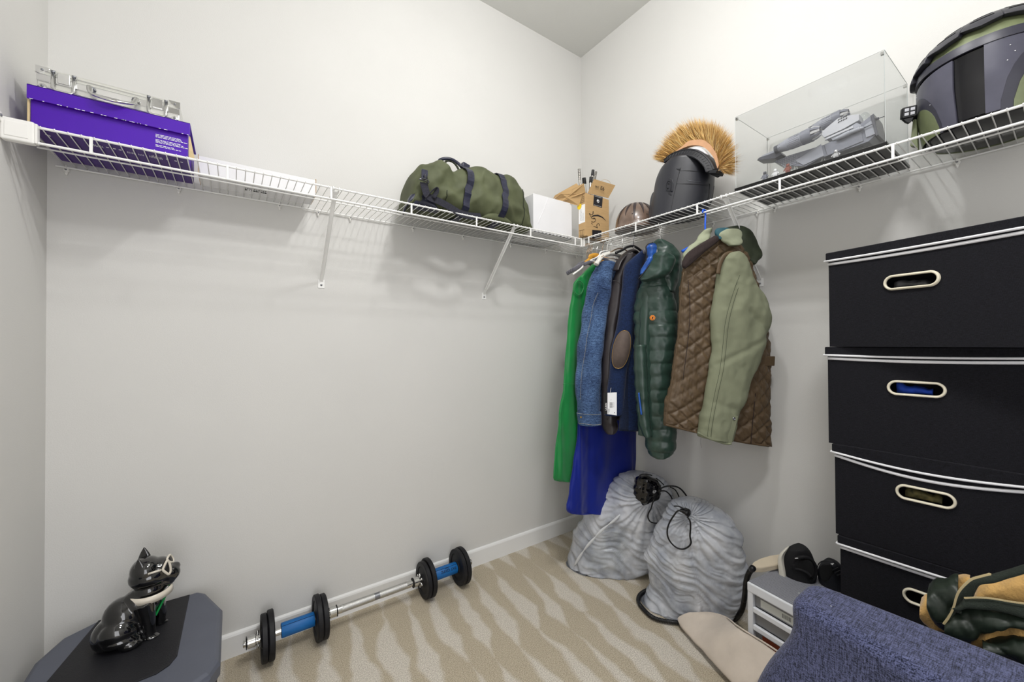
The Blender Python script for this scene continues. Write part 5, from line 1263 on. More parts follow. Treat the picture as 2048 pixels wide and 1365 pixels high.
# ---------------------------------------------------------------- bins
M['linen'] = weave('black woven fabric', '07070b', '17171e', 900, bump=.5, sheen=.03)
M['piping'] = pm('white piping', 'dddde0', .55, var=.03, bump=.2, bs=250)
M['grom'] = pm('cream plastic grommet', 'd9d2bd', .4, var=.03)
M['hollow_shade'] = pm('painted hollow shade', '050507', .9, var=.1)  # near-black that paints the shade inside bins and shoes
M['bluecl'] = pm('blue cotton cloth', '123a9c', .8, var=.2, vs=40); M['camo'] = pm('olive patterned cloth', '2b2c18', .8, col2='6b6238', vs=60)
M['greycl'] = pm('grey plastic wrap', '3a3a3c', .3, var=.5, vs=50)
def fabric_bin(k, label, y0, x0, z0, zb, zl, rot, grom, inner, sag=0., w_=.405, dpt=.325, sk=.026):
    """z0 bottom, zb top of the body, zl top of the lid; (x0, y0) the front left corner as seen from the room"""
    t = thing('fabric_bin', label, 'bin', (x0, y0, z0), R(rot), group='stacked black fabric bins')
    Mw = Matrix.Translation((x0, y0, 0)) @ Matrix.Rotation(R(rot), 4, 'Z')
    # local: x into the wall, y = -w towards the camera side
    hy, hz = -w_*.49, z0+(zb-z0)*.66; ra, rb = .0375, .0150
    b = bm_(); N_ = 48
    def oval(s_, x): 
        out = []
        for i in range(N_):
            a_ = 2*pi*i/N_; cx = cos(a_); out.append(Vector((x, hy+(math.copysign(ra, cx) if abs(cx) > 1e-6 else 0)+s_*cx*1.0, hz+s_*sin(a_))))
        return out
    def rect(x):
        out = []
        for i in range(N_):
            a_ = 2*pi*i/N_; c, s_ = cos(a_), sin(a_)
            W, H = w_/2, (zb-z0)/2; cy, cz = -w_/2, (zb+z0)/2
            k_ = min(W/abs(c) if abs(c) > 1e-9 else 1e9, H/abs(s_) if abs(s_) > 1e-9 else 1e9)
            out.append(Vector((x, cy+c*k_, cz+s_*k_)))
        # snap the nearest ring points to the true corners
        for cyn in (0, -w_):
            for czn in (z0, zb):
                q = Vector((x, cyn, czn)); j = min(range(N_), key=lambda i: (out[i]-q).length); out[j] = q
        return out
    oi, ou, oi2, ou2 = oval(rb, 0), rect(0), oval(rb, .003), rect(.003)
    A_ = [b.verts.new(Mw @ p) for p in oi]; B_ = [b.verts.new(Mw @ p) for p in ou]; C_ = [b.verts.new(Mw @ p) for p in oi2]; D_ = [b.verts.new(Mw @ p) for p in ou2]
    for i in range(N_):
        j = (i+1) % N_
        b.faces.new((A_[i], A_[j], B_[j], B_[i])); b.faces.new((C_[i], D_[i], D_[j], C_[j])); b.faces.new((A_[i], C_[i], C_[j], A_[j]))
    box(b, (.003, -w_, z0), (dpt, -w_+.003, zb), Mw); box(b, (.003, -.003, z0), (dpt, 0, zb), Mw); box(b, (dpt-.003, -w_+.003, z0), (dpt, -.003, zb), Mw); box(b, (.003, -w_+.003, z0), (dpt-.003, -.003, z0+.003), Mw)
    body = obj('bin_body', b, M['linen'], t)
    b = bm_(); box(b, (.045, -w_+.02, z0+.006), (.30, -.02, zb-.02), Mw); obj('bin_shade', b, M['hollow_shade'], t)  # solid block, its dark colour stands for shade behind the handle hole
    # grommet
    b = bm_(); pth = [Mw @ p for p in [Vector((-.001, q.y, q.z)) for q in [Vector((0, hy+(math.copysign(ra, cos(2*pi*i/40)))+(rb+.0035)*cos(2*pi*i/40), hz+(rb+.0035)*sin(2*pi*i/40))) for i in range(40)]]]
    tube(b, pth, .0064, 8, closed=True, flat=(.55, 1), up=Mw.to_3x3() @ Vector((0, 0, 1)) if False else None); obj('grommet', b, grom, t, True)
    b = bm_()
    if inner is not None:
        prs_ = []; rn = random.Random(k)
        for i in range(9): y_ = hy+.042-.009*i; prs_.append((Mw @ Vector((.034, y_, hz+.006+rn.random()*.008-.0013*i)), Mw @ Vector((.034, y_, hz-.02))))
        loft(b, prs_, Mw.to_3x3() @ Vector((-1, 0, 0)), .018, .01, 20, 2.2, lambda p, u, v, q: .006*fbm(p*70, 2)); obj('contents', b, inner, t, True)
    else: b.free()
    # lid with its skirt, a little slack, and two lines of piping
    sg = lambda y_: sag*sin(pi*min(1, max(0, -y_/w_)))
    n_ = 16; b = bm_(); o_ = .006
    for side in range(1):
        top = [[Vector((-o_, o_-(w_+2*o_)*i/n_, zl)), Vector((dpt+.002, o_-(w_+2*o_)*i/n_, zl)), Vector((dpt+.002, o_-(w_+2*o_)*i/n_, zl-sk)), Vector((-o_, o_-(w_+2*o_)*i/n_, zl-sk-sg(o_-(w_+2*o_)*i/n_)))] for i in range(n_+1)]
        rings(b, [[Mw @ p for p in r] for r in top])
    lid = bev(obj('lid', b, M['linen'], t), .002, 1)
    b = bm_(); tube(b, [Mw @ Vector((-o_-.001, o_-(w_+2*o_)*i/n_, zl-sk-sg(o_-(w_+2*o_)*i/n_))) for i in range(n_+1)]+[Mw @ Vector((dpt, -w_-o_-.001, zl-sk))], .0042, 8, flat=(1, .8))
    tube(b, [Mw @ Vector((-o_-.001, o_+.001, zl-sk)), Mw @ Vector((dpt, o_+.001, zl-sk))], .0038, 8)
    obj('lid_piping', b, M['piping'], lid, True)
    b = bm_(); tube(b, [Mw @ Vector((-.0015, -w_*i/n_, min(zb-.002, zl-sk-.010-sg(-w_*i/n_)*1.6))) for i in range(n_+1)], .0044, 8, flat=(.8, 1)); obj('rim_piping', b, M['piping'], t, True)
    return t
fabric_bin(1, 'top black fabric bin of the stack, turned slightly, with cream handle ring', -1.440, -.352, 1.188, 1.462, 1.486, -12, M['grom'], M['greycl'], .002)
fabric_bin(2, 'second black fabric bin from the top with blue cloth showing in handle', -1.434, -.350, .882, 1.168, 1.187, 1, M['grom'], M['bluecl'], .003)
fabric_bin(3, 'third black fabric bin from the top with drooping lid and patterned cloth inside', -1.449, -.350, .600, .868, .882, 1, M['grom'], M['camo'], .016)
fabric_bin(4, 'fourth black fabric bin from the top, handle ring half hidden by green jacket', -1.460, -.350, .300, .586, .598, 2, M['grom'], None, .002)
fabric_bin(5, 'bottom black fabric bin on the carpet, hidden behind the blue armchair', -1.460, -.350, .004, .276, .298, 1, M['grom'], None, .002)

# ---------------------------------------------------------------- white rubbish sacks
def film(name, a_, c_, alpha):
    m_ = pm(name, a_, .2, col2=c_, vs=9, bump=.5, bs=34, bdist=.008, spec=.65, alpha=alpha, stretch=(1, 1, .6), sheen=.1)
    m_.node_tree.nodes['Principled BSDF'].inputs['Subsurface Weight'].default_value = 0
    return m_
M['film'] = film('thin white sack film', 'a4abb8', 'eef0f5', .68)
M['cordb'] = pm('black drawcord', '08080a', .45, var=.1)
M['bundle'] = pm('grey clothes bundle', '8e9296', .9, col2='c5c7c6', vs=9)
def sack(name, label, rows, pl, b_, bb_, knot, seed, N_=200, kk=12, amp=.014):
    t = thing('rubbish_sack', label, 'bag', Vector((pl[0].x, pl[0].y, 0)))
    prs_ = pairs_rows(rows, pl, kk); K = onplane(*knot, *pl); lt = pl[1].cross(Vector((0, 0, 1))).normalized()
    rn = random.Random(seed)
    def dsp(p, u, v, q):
        d_ = p-K; s_ = d_.dot(lt); r_ = math.hypot(s_, d_.z)+1e-5; an = math.atan2(d_.z, s_)
        near = max(0, 1-r_/.30)
        g = near**.5*.017*abs(sin(an*13+2*fbm((an*2, r_*6, seed), 2)))*(1 if q > -.3 else .4)
        g += amp*1.1*fbm((p.x*6+seed, p.y*6, p.z*6), 2)
        t_ = s_*.9+p.z*.35; h_ = p.z-.40*s_+.10*fbm((s_*5, p.z*5, seed+2), 2)
        far = .25+.75*(1-near)
        g += .0105*far*max(0, 1-2.6*abs(fbm((t_*3.5+seed, h_*17, seed), 2)))          # long taut creases
        g += .0050*far*max(0, 1-2.4*abs(fbm((t_*8+seed, h_*46, seed+4), 2)))
        g += .0016*fbm((s_*60, p.z*60, seed), 2)
        return g
    b = bm_(); loft(b, prs_, pl[1], b_, bb_, N_, 2.15, dsp, taper=lambda v: min(1, .30+2.3*v) if v < .5 else 1)
    for v in b.verts: v.co.z = max(v.co.z, .002)
    return t, obj('sack_film', b, M['film'], t, True), K, lt, prs_
p1 = (at(1215, 1150, 2, 0)+Vector((.035, .035, 0)), (CAM-at(1215, 1150, 2, 0)).xy.to_3d().normalized())
r1 = [(946, 1262, 1290), (950, 1246, 1306), (962, 1233, 1327), (980, 1214, 1338), (1000, 1199, 1345), (1020, 1177, 1350), (1040, 1163, 1350), (1060, 1152, 1346), (1085, 1145, 1338), (1113, 1138, 1322), (1136, 1137, 1302), (1148, 1133, 1270), (1156, 1145, 1212)]
s1, f1_, K1, lt1, _ = sack('a', 'translucent white sack on the left, leaning in the corner under the blue gown', r1, p1, .085, .115, (1296, 985), 3)
p2_ = (at(1385, 1236, 2, 0)+Vector((.04, .04, 0)), (CAM-at(1385, 1236, 2, 0)).xy.to_3d().normalized())
r2 = [(1000, 1358, 1380), (1004, 1350, 1400), (1014, 1343, 1420), (1026, 1336, 1443), (1040, 1329, 1459), (1056, 1318, 1470), (1076, 1310, 1478), (1094, 1303, 1482), (1106, 1294, 1484), (1122, 1294, 1486), (1147, 1299, 1488), (1166, 1304, 1487), (1180, 1299, 1485), (1200, 1292, 1480), (1216, 1286, 1473), (1228, 1292, 1463), (1236, 1330, 1438)]
s2_, f2_, K2, lt2, _ = sack('b', 'translucent white sack on the right with a black cord loop on its front', r2, p2_, .105, .125, (1381, 1020), 8, amp=.012)
def near(px, py, pl, o): return onskin(px, py, pl, o)
def cord(name, pts, pl, o, r, par, k=5, mat=None, flat=None):
    b = bm_(); P = [near(x, y, pl, (o if len(q) == 0 else q[0])) for x, y, *q in pts]; tube(b, smoothpath(P, k), r, 8, flat=flat, up=pl[1]); return obj(name, b, mat or M['cordb'], par, True)
# pale seam tape of the left sack
b = bm_(); P = smoothpath([near(x, y, p1, o) for x, y, o in ((1240, 1030, .118), (1228, 1042, .124), (1213, 1053, .126), (1198, 1067, .124), (1186, 1080, .118), (1172, 1096, .108), (1160, 1113, .090), (1149, 1132, .068))], 5)
ribbon(b, P, p1[1], [.004+.010*abs(sin(i*.35)) for i in range(len(P))], .0015); obj('drawtape', b, pm('glossy white tape', 'd6d9dc', .3, var=.04), s1, True)
# the black gathered mouth of the left sack
b = bm_(); lv = [(955, 1277, 1300), (960, 1272, 1312), (970, 1270, 1318), (982, 1270, 1320), (994, 1271, 1318), (1001, 1277, 1308), (1006, 1283, 1290)]
loft(b, pairs_rows(lv, (p1[0]+p1[1]*.078, p1[1]), 5), p1[1], .030, .03, 60, 2.1, lambda p, u, v, q: .006*abs(sin(60*(p-K1).dot(lt1)+8*p.z))+.005*fbm(p*60, 2))
obj('gathered_mouth', b, pm('glossy black film', '070709', .12, var=.2, spec=.8), s1, True)
o1 = .125
cord('drawcord', [(1273, 962), (1279, 955), (1280, 951), (1288, 949), (1300, 950.5), (1304, 952)], p1, o1, .0030, s1)
cord('drawcord', [(1281, 957), (1290, 953), (1299, 956), (1305, 961), (1313, 965), (1318, 971), (1322, 980)], p1, o1+.004, .0032, s1)
cord('drawcord', [(1312, 957), (1320, 963), (1328, 971)], p1, o1-.035, .0026, s1)
cord('drawcord', [(1320, 983), (1331, 983), (1341, 992), (1346, 1004), (1347, 1014), (1345, 1028), (1334, 1040), (1317, 1047), (1302, 1045), (1296, 1036), (1297, 1027), (1302, 1018), (1305, 1007), (1308, 1000)], p1, o1+.012, .0034, s1)
cord('drawcord', [(1320, 978), (1332, 973.5), (1347, 973), (1359, 977), (1369, 987), (1375, 998), (1375, 1010), (1371, 1018)], p1, o1+.010, .0038, s1)
cord('drawcord', [(1340, 975), (1350, 980), (1357, 992), (1361, 1005), (1364, 1015), (1372, 1018)], p1, o1+.008, .0028, s1)
b = bm_(); lathe(b, [(.003, -.008), (.0085, -.004), (.009, .003), (.004, .009)], near(1320, 981, p1, o1+.006), lt1, 10); obj('cord_knot', b, M['cordb'], s1, True)
o2 = .145
cord('drawcord', [(1371, 1024), (1362, 1022), (1355, 1023), (1349, 1030), (1340, 1044), (1335, 1058), (1335, 1072), (1341, 1085), (1353, 1096), (1366, 1099), (1377, 1094), (1382, 1086), (1380, 1073), (1381, 1058), (1380, 1043), (1374, 1034)], p2_, o2, .0034, s2_)
cord('drawcord', [(1348, 1013), (1358, 1013.5), (1367, 1018), (1373, 1020)], p2_, o2-.01, .003, s2_)
b = bm_(); lv = [(1018, 1366, 1374), (1021, 1358, 1380), (1026, 1366, 1381), (1031, 1374, 1379)]
loft(b, pairs_rows(lv, (p2_[0]+p2_[1]*.110, p2_[1]), 4), p2_[1], .022, .012, 24, 2.1, lambda p, u, v, q: .004*fbm(p*120, 2)); obj('cord_knot', b, M['cordb'], s2_, True)
# what shows dimly through the film
bx = thing('packed_box', 'pale grey box showing through the film of the left white sack', 'box', p1[0]+p1[1]*-.02)
Mx = Matrix.Translation(near(1208, 1110, p1, .0)) @ Matrix.Rotation(R(8), 4, Vector((0, 0, 1))); 
b = bm_(); q_ = [near(1178, 1156, p1, .076), near(1176, 1100, p1, .076), near(1213, 1057, p1, .080), near(1256, 1078, p1, .094), near(1254, 1140, p1, .092)]
for p in q_: p.z = max(p.z, .012)
prism(b, q_, p1[1]*-.10); obj('box_body', b, pm('pale sage card', '8d9282', .7, var=.03), bx)
# ribbed black hose and the beige steamer head
M['hose'] = pm('ribbed black hose', '0c0c0e', .32, var=.1, spec=.6)
M['beige'] = pm('beige plastic', 'c6b9a3', .42, var=.03, bump=.03)
st = thing('garment_steamer', 'beige steamer head with ribbed black hose curling round the right sack', 'steamer', (-.24, -1.21, .35))
hp_ = [Vector(p) for p in ((-.325, -1.172, .367), (-.312, -1.150, .352), (-.300, -1.130, .31), (-.288, -1.112, .24), (-.285, -1.100, .16), (-.285, -1.092, .08), (-.270, -1.075, .028))]
# keep the drop in the gap between sack and drawer unit
hp_ = [at(1505, 1138, 2, .362), at(1498, 1147, 0, -.29), at(1492, 1165, 0, -.268), at(1490, 1185, 0, -.25), at(1488, 1203, 0, -.225), at(1483, 1222, 0, -.19), at(1470, 1240, 2, .02), at(1452, 1247, 2, .014), Vector((-.29, -1.02, .013)), at(1400, 1252, 2, .013), at(1355, 1246, 2, .013), at(1325, 1242, 2, .013), at(1303, 1234, 2, .013), at(1285, 1217, 2, .013), at(1277, 1204, 2, .013), at(1279, 1192, 2, .013), at(1290, 1183, 2, .013), at(1306, 1178, 2, .013), at(1325, 1176, 2, .013)]
hs_ = smoothpath(hp_, 14)
cum = 0; rr = []; dense = []
for i in range(len(hs_)-1):
    L_seg = (hs_[i+1]-hs_[i]).length; n_ = max(1, int(L_seg/.0016))
    for j in range(n_): dense.append(hs_[i].lerp(hs_[i+1], j/n_))
acc = 0
for i, p in enumerate(dense):
    if i: acc += (p-dense[i-1]).length
    rr.append(.0085+.0014*sin(acc*2*pi/.0064))
b = bm_(); tube(b, dense, rr, 10); obj('hose', b, M['hose'], st, True)
b = bm_(); HP = (at(1530, 1125, 2, .365), Vector((-.25, -.30, .92)).normalized())
out_ = [(1503, 1130), (1507, 1124), (1520, 1117), (1540, 1111), (1558, 1108.5), (1568, 1109), (1569, 1122), (1561, 1128), (1545, 1132), (1525, 1136), (1512, 1136), (1505, 1134)]
P = [onplane(x, y, *HP) for x, y in out_]
prism(b, P, Vector((0, 0, -.020))); hd_ = bev(obj('steamer_head', b, M['beige'], st), .006, 3)
b = bm_(); cyl(b, hs_[0]-(hs_[6]-hs_[0]).normalized()*.006, hs_[4], .011, 12); obj('hose_collar', b, M['black'], st, True)

# ---------------------------------------------------------------- drawer unit with shoes
M['uw'] = pm('white drawer frame plastic', 'dfe1e6', .4, bump=.02)
M['smoke'] = pm('smoky clear drawer plastic', '8b8b8d', .25, var=.08, vs=14, trans=.15)
def perf():
    m_ = pm('perforated grey mat', '77787f', .6); nt = m_.node_tree; N = nt.nodes.new; L = nt.links.new; bs = nt.nodes['Principled BSDF']
    tc = N('ShaderNodeTexCoord'); v = N('ShaderNodeTexVoronoi'); v.inputs['Scale'].default_value = 190; v.inputs['Randomness'].default_value = .08; L(tc.outputs['Object'], v.inputs['Vector'])
    r = N('ShaderNodeValToRGB'); r.color_ramp.elements[0].position = .28; r.color_ramp.elements[1].position = .40; r.color_ramp.elements[0].color = (*lin('3c3d44'), 1); r.color_ramp.elements[1].color = (*lin('84858c'), 1)
    L(v.outputs['Distance'], r.inputs[0]); L(r.outputs[0], bs.inputs['Base Color']); return m_
uo = at(1494, 1161, 2, .336); ur = -8; UM = Matrix.Translation((uo.x, uo.y, 0)) @ Matrix.Rotation(R(ur), 4, 'Z')
du = thing('drawer_unit', 'small white plastic drawer tower with grey perforated top beside the right sack', 'drawers', (uo.x, uo.y, 0), R(ur))
UW, UD, UH = .225, .255, .334
def ub(lo, hi, nm, mt, par=du, w_=.002, seg=2): b = bm_(); box(b, lo, hi, UM); return bev(obj(nm, b, mt, par), w_, seg)
ub((0, -.020, .004), (UD, 0, UH-.012), 'side_panel', M['uw'], w_=.004, seg=3); ub((0, -UW, .004), (UD, -UW+.020, UH-.012), 'side_panel', M['uw'], w_=.004)
ub((UD-.004, -UW+.02, .004), (UD, -.02, UH-.012), 'back_panel', M['uw'])
ub((-.002, -UW, UH-.036), (UD, 0, UH-.002), 'top_panel', M['uw'], w_=.005, seg=3); ub((.004, -UW+.004, UH-.002), (UD-.004, -.004, UH+.0015), 'top_mat', perf(), w_=.001)
pitch = .0625
M['sheet'] = pm('printed paper in drawer', 'c9cac4', .7, var=.04); M['orange_in'] = pm('rust coloured things in drawer', '8a3c1c', .7, var=.2)
for k in range(5):
    zt_ = UH-.040-k*pitch; zb_ = zt_-.0435
    if zb_ < .01: continue
    ub((0, -UW+.02, zb_-.019), (.012, -.02, zb_), 'cross_bar', M['uw'], w_=.003)
    dr_ = ub((.014, -UW+.021, zb_+.001), (.017, -.021, zt_-.001), 'drawer', M['smoke'], w_=.001)
    ub((.0138, -UW+.05, zb_+.006), (.0142, -.045 if k else -.040, zt_-.010), 'drawer_contents', (M['sheet'], M['smoke'], M['orange_in'], M['smoke'])[min(k, 3)], dr_, w_=.0001)
    if k == 0:
        b = bm_()
        for j in range(8): box(b, (.0133, -.115-j*.0035, zb_+.014), (.0138, -.1135-j*.0035-.0004*(j % 3), zb_+.028), UM)
        obj('barcode', b, M['greycl'], dr_)
# shoes
M['knit'] = pm('black knit', '0b0b0f', .8, var=.15, vs=30, bump=.3, bs=500)
M['sole'] = pm('white foam sole', 'd8d4c8', .6, var=.06, vs=30, bump=.2, bs=60)
s_pl = facing(1598, 1150, 0, -.19)
sh = thing('sneaker', 'black knit sneaker with white sole lying on its side on drawer unit', 'shoe', Vector((s_pl[0].x, s_pl[0].y, UH+.003)))
lv = [(1094, 1592, 1602), (1096, 1580, 1612), (1102, 1571, 1619), (1110, 1565, 1624), (1120, 1563, 1628), (1132, 1564, 1632), (1145, 1566, 1634), (1156, 1568, 1634), (1168, 1574, 1630), (1178, 1581, 1624), (1186, 1588, 1616)]
b = bm_(); loft(b, pairs_rows(lv, s_pl, 4), s_pl[1], .040, .035, 40, 2.2); sub(obj('upper', b, M['knit'], sh, True))
b = bm_(); 
A_ = [(1563, 1103), (1557, 1112), (1556, 1122), (1557, 1135), (1559, 1148), (1557, 1160), (1557.5, 1170), (1563, 1181), (1574, 1190), (1590, 1199)]
B_ = [(1570, 1102), (1565, 1112), (1564, 1122), (1567, 1135), (1570.5, 1148), (1571, 1158), (1574, 1168), (1580, 1177), (1588, 1184), (1598, 1191)]
prs_ = [(near(*a_, s_pl, .022), near(*c_, s_pl, .034)) for a_, c_ in zip(A_, B_)]
loft(b, [(x_[0], x_[1]) for x_ in prs_], s_pl[1], .008, .045, 20, 2.6); sub(obj('sole', b, M['sole'], sh, True))
b = bm_(); C0 = [(1586, 1128), (1592, 1119), (1603, 1115), (1617, 1117), (1628, 1127), (1632, 1142), (1628, 1157), (1620, 1164)]
tube(b, smoothpath([near(*q, s_pl, .050-.0009*abs(q[0]-1603)) for q in C0], 5), .0060, 10); obj('ankle_collar', b, M['knit'], sh, True)
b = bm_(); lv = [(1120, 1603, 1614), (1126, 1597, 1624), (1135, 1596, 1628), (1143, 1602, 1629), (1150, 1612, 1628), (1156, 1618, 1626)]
loft(b, pairs_rows(lv, (s_pl[0]+s_pl[1]*.040, s_pl[1]), 4), s_pl[1], .003, .01, 24); obj('foot_opening', b, M['hollow_shade'], sh, True)  # dark shape on the upper, shade of the hollow put into its colour
b = bm_(); tube(b, smoothpath([near(*q, s_pl, .050) for q in ((1587, 1130), (1590, 1138), (1600, 1140), (1614, 1146), (1622, 1154))], 5), .0045, 8); obj('tongue_edge', b, M['knit'], sh, True)
b = bm_(); tube(b, [near(1590, 1117.5, s_pl, .050), near(1597, 1117, s_pl, .052)], .0012, 6); obj('logo_tick', b, M['wprint'], sh, True)
s_p2 = facing(1660, 1145, 0, -.16)
sh2 = thing('sneaker', 'dark navy sneaker between the black sneaker and stacked black bins', 'shoe', Vector((s_p2[0].x, s_p2[0].y, UH+.003)))
lv = [(1124, 1650, 1664), (1127, 1643, 1676), (1135, 1637, 1684), (1148, 1635, 1690), (1160, 1637, 1694), (1172, 1645, 1696), (1184, 1660, 1698)]
b = bm_(); loft(b, pairs_rows(lv, s_p2, 4), s_p2[1], .035, .035, 36, 2.2); sub(obj('upper', b, pm('navy black mesh', '0b0e18', .7, var=.3, vs=20, bump=.3, bs=400), sh2, True))
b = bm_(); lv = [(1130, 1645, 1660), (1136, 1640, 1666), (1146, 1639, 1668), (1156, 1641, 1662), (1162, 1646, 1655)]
loft(b, pairs_rows(lv, (s_p2[0]+s_p2[1]*.033, s_p2[1]), 4), s_p2[1], .003, .01, 24); obj('foot_opening', b, M['hollow_shade'], sh2, True)  # second shoe's hollow, its shade painted as a dark shape
b = bm_(); tube(b, smoothpath([near(*q, s_p2, .03) for q in ((1634, 1140), (1637, 1129), (1645, 1123), (1656, 1122), (1666, 1124), (1674, 1130))], 5), .0016, 6); obj('lace', b, M['black'], sh2, True)
b = bm_(); prism(b, [near(*q, s_p2, .043) for q in ((1661, 1128), (1668, 1127), (1665, 1131))], s_p2[1]*.001); obj('pull_tab', b, M['wprint'], sh2)
b = bm_()
for k in range(3): tube(b, [near(1664+k*5, 1142+k*5, s_p2, .044), near(1676+k*4, 1136+k*6, s_p2, .044)], .0018, 6)
obj('lace_row', b, M['black'], sh2, True)

# ---------------------------------------------------------------- beige folded mat
M['fleece'] = pm('blush suede cloth', 'cdc1b4', .9, var=.06, vs=14, bump=.35, bs=140, sheen=.2)
mt_ = thing('folded_mat', 'blush beige folded cushion mat lying on the carpet in front of drawer tower', 'mat', (-.37, -1.1, 0))
Al = [(1356, 1240), (1357, 1246), (1363, 1256), (1380, 1276), (1409, 1308), (1438, 1340), (1466, 1370), (1492, 1400)]
Bl = [at(1372, 1233, 2, .045), at(1392, 1231, 2, .055), at(1425, 1231, 2, .065), at(1455, 1240, 2, .080), at(1476, 1256, 0, -.36), at(1500, 1272, 0, -.388), at(1536, 1294, 0, -.400), at(1575, 1320, 0, -.410)]
prs_ = crom_pairs_m = [(at(x, y, 2, .022), q) for (x, y), q in zip(Al, Bl)]
a_s = smoothpath([p for p, q in prs_], 5); b_s = smoothpath([q for p, q in prs_], 5)
b = bm_(); loft(b, list(zip(a_s, b_s)), (0, 0, 1), .020, .017, 48, 3.0, lambda p, u, v, q: .005*fbm((p.x*12, p.y*12, 3), 2)+.003*fbm((p.x*40, p.y*40, 5), 2), taper=lambda v: min(1, .4+5*v))
for v in b.verts: v.co.z = max(.002, v.co.z)
sub(obj('mat_body', b, M['fleece'], mt_, True))
b = bm_(); tube(b, [p+Vector((-.006, .002, .010)) for p in b_s[6:]], .003, 6); obj('edge_seam', b, M['fleece'], mt_, True)

# ---------------------------------------------------------------- blue armchair
def tweed():
    m_ = pm('navy blue tweed upholstery', '20253c', .95, spec=.2, sheen=.15); nt = m_.node_tree; b = nt.nodes['Principled BSDF']; N = nt.nodes.new; L = nt.links.new
    tc = N('ShaderNodeTexCoord'); tot = None
    for s_ in ((1, 1, .10), (.10, 1, 1), (1, .10, 1)):
        mp = N('ShaderNodeMapping'); mp.inputs['Scale'].default_value = s_; mp.inputs['Rotation'].default_value = (.06, .05, .1); L(tc.outputs['Object'], mp.inputs[0])
        n1 = N('ShaderNodeTexNoise'); n1.inputs['Scale'].default_value = 520; n1.inputs['Detail'].default_value = 1; L(mp.outputs[0], n1.inputs['Vector'])
        if tot is None: tot = n1.outputs[0]
        else:
            mx = N('ShaderNodeMath'); mx.operation = 'ADD'; L(tot, mx.inputs[0]); L(n1.outputs[0], mx.inputs[1]); tot = mx.outputs[0]
    ha = N('ShaderNodeMath'); ha.operation = 'DIVIDE'; ha.inputs[1].default_value = 3; L(tot, ha.inputs[0])
    cr = N('ShaderNodeValToRGB'); cr.color_ramp.elements[0].position = .40; cr.color_ramp.elements[1].position = .60
    cr.color_ramp.elements[0].color = (*lin('171b2c'), 1); cr.color_ramp.elements[1].color = (*lin('5d6285'), 1); L(ha.outputs[0], cr.inputs[0]); L(cr.outputs[0], b.inputs['Base Color'])
    bp = N('ShaderNodeBump'); bp.inputs['Strength'].default_value = .8; bp.inputs['Distance'].default_value = .0015; L(ha.outputs[0], bp.inputs['Height']); L(bp.outputs[0], b.inputs['Normal'])
    return m_
M['tweed'] = tweed()
ac = thing('armchair', 'navy blue tweed armchair with scooped front arm in lower right corner', 'armchair', (-.8, -1.85, 0))
def ring4(z, ins, yf, near_f, near_b, far_f, far_b, yb=-2.25, rad=.035, n=6):
    pts = [Vector((near_f+ins, yf-ins, z)), Vector((far_f-ins, yf-ins, z)), Vector((far_b-ins, yb+ins, z)), Vector((near_b+ins, yb+ins, z))]; out = []
    for i, p in enumerate(pts):
        a_, c_ = (pts[i-1]-p).normalized(), (pts[(i+1) % 4]-p).normalized()
        for k in range(n+1):
            t = k/n; out.append((p+a_*rad)*(1-t)**2+p*2*t*(1-t)+(p+c_*rad)*t*t)
    return out
front = [(.10, -1.385), (.20, -1.395), (.30, -1.412), (.36, -1.428), (.42, -1.450), (.46, -1.470), (.50, -1.492), (.53, -1.506), (.56, -1.512), (.585, -1.510), (.600, -1.510)]
rs = []
for z, yf in front: rs.append(ring4(z, 0, yf, -.875, -1.04, -.745, -.715))
for k in range(1, 7): a_ = k*pi/12; rs.append(ring4(.600+.026*sin(a_), .026*(1-cos(a_)), -1.510, -.875, -1.04, -.745, -.715, rad=.035))
b = bm_(); rings(b, rs); ar = sub(obj('arm', b, M['tweed'], ac, True), 1)
b = bm_(); box(b, (-.74, -2.2, .12), (-.395, -1.50, .33)); bev(obj('seat_base', b, M['tweed'], ac), .02, 4)
b = bm_(); box(b, (-.735, -2.1, .332), (-.40, -1.49, .44)); bev(obj('seat_cushion', b, M['tweed'], ac), .035, 5)
b = bm_(); box(b, (-.735, -2.36, .335), (-.30, -2.12, .95)); bev(obj('backrest', b, M['tweed'], ac), .05, 5)
for x, y in ((-.84, -1.48), (-.44, -1.56), (-.84, -2.2), (-.44, -2.2)):
    b = bm_(); cyl(b, (x, y, .002), (x, y, .135), .014, 14, r2=.02); obj('leg', b, M['dkbrown'], ac, True)
b = bm_()
for q in ((1598, 1187, 2, .622), (1662, 1213, 2, .626)): lathe(b, [(.0012, 0), (.0008, .0006)], at(*q), (0, 0, 1), 6)
obj('lint', b, M['wprint'], ac)

# jacket thrown on the seat ------------------------------------------------
M['gq'] = pm('dark green quilted nylon', '212a22', .45, var=.15, vs=14, bump=.2, bs=60, spec=.5)
M['tan'] = pm('tan fleece', 'c79e5e', .95, var=.14, vs=22, bump=.6, bs=220, sheen=.3, bdist=.003)
M['rib'] = pm('dark green corduroy', '262d26', .95, var=.12, vs=50, bump=.7, bs=420)
tj = thing('quilted_jacket', 'dark green quilted jacket with tan fleece lining thrown over the armchair seat', 'jacket', (-.58, -1.76, .445))
JP = facing(1950, 1215, 0, -.58)
def jl(name, cols, o, mat, th=.03, n=36, dsp=None, par=tj, bb=.05):
    b = bm_(); loft(b, pairs_cols(cols, (JP[0]+JP[1]*o, JP[1]), 6), JP[1], th, bb, n, 2.3, dsp or (lambda p, u, v, q: .008*fbm(p*14, 3)+.004*abs(fbm(p*34, 2)))); return obj(name, b, mat, par, True)
jl('fleece_lining', [(1841, 1205, 1232), (1846, 1199, 1240), (1853, 1195, 1246), (1862, 1200, 1252), (1872, 1210, 1258), (1886, 1228, 1258), (1892, 1240, 1256)], .020, M['tan'])
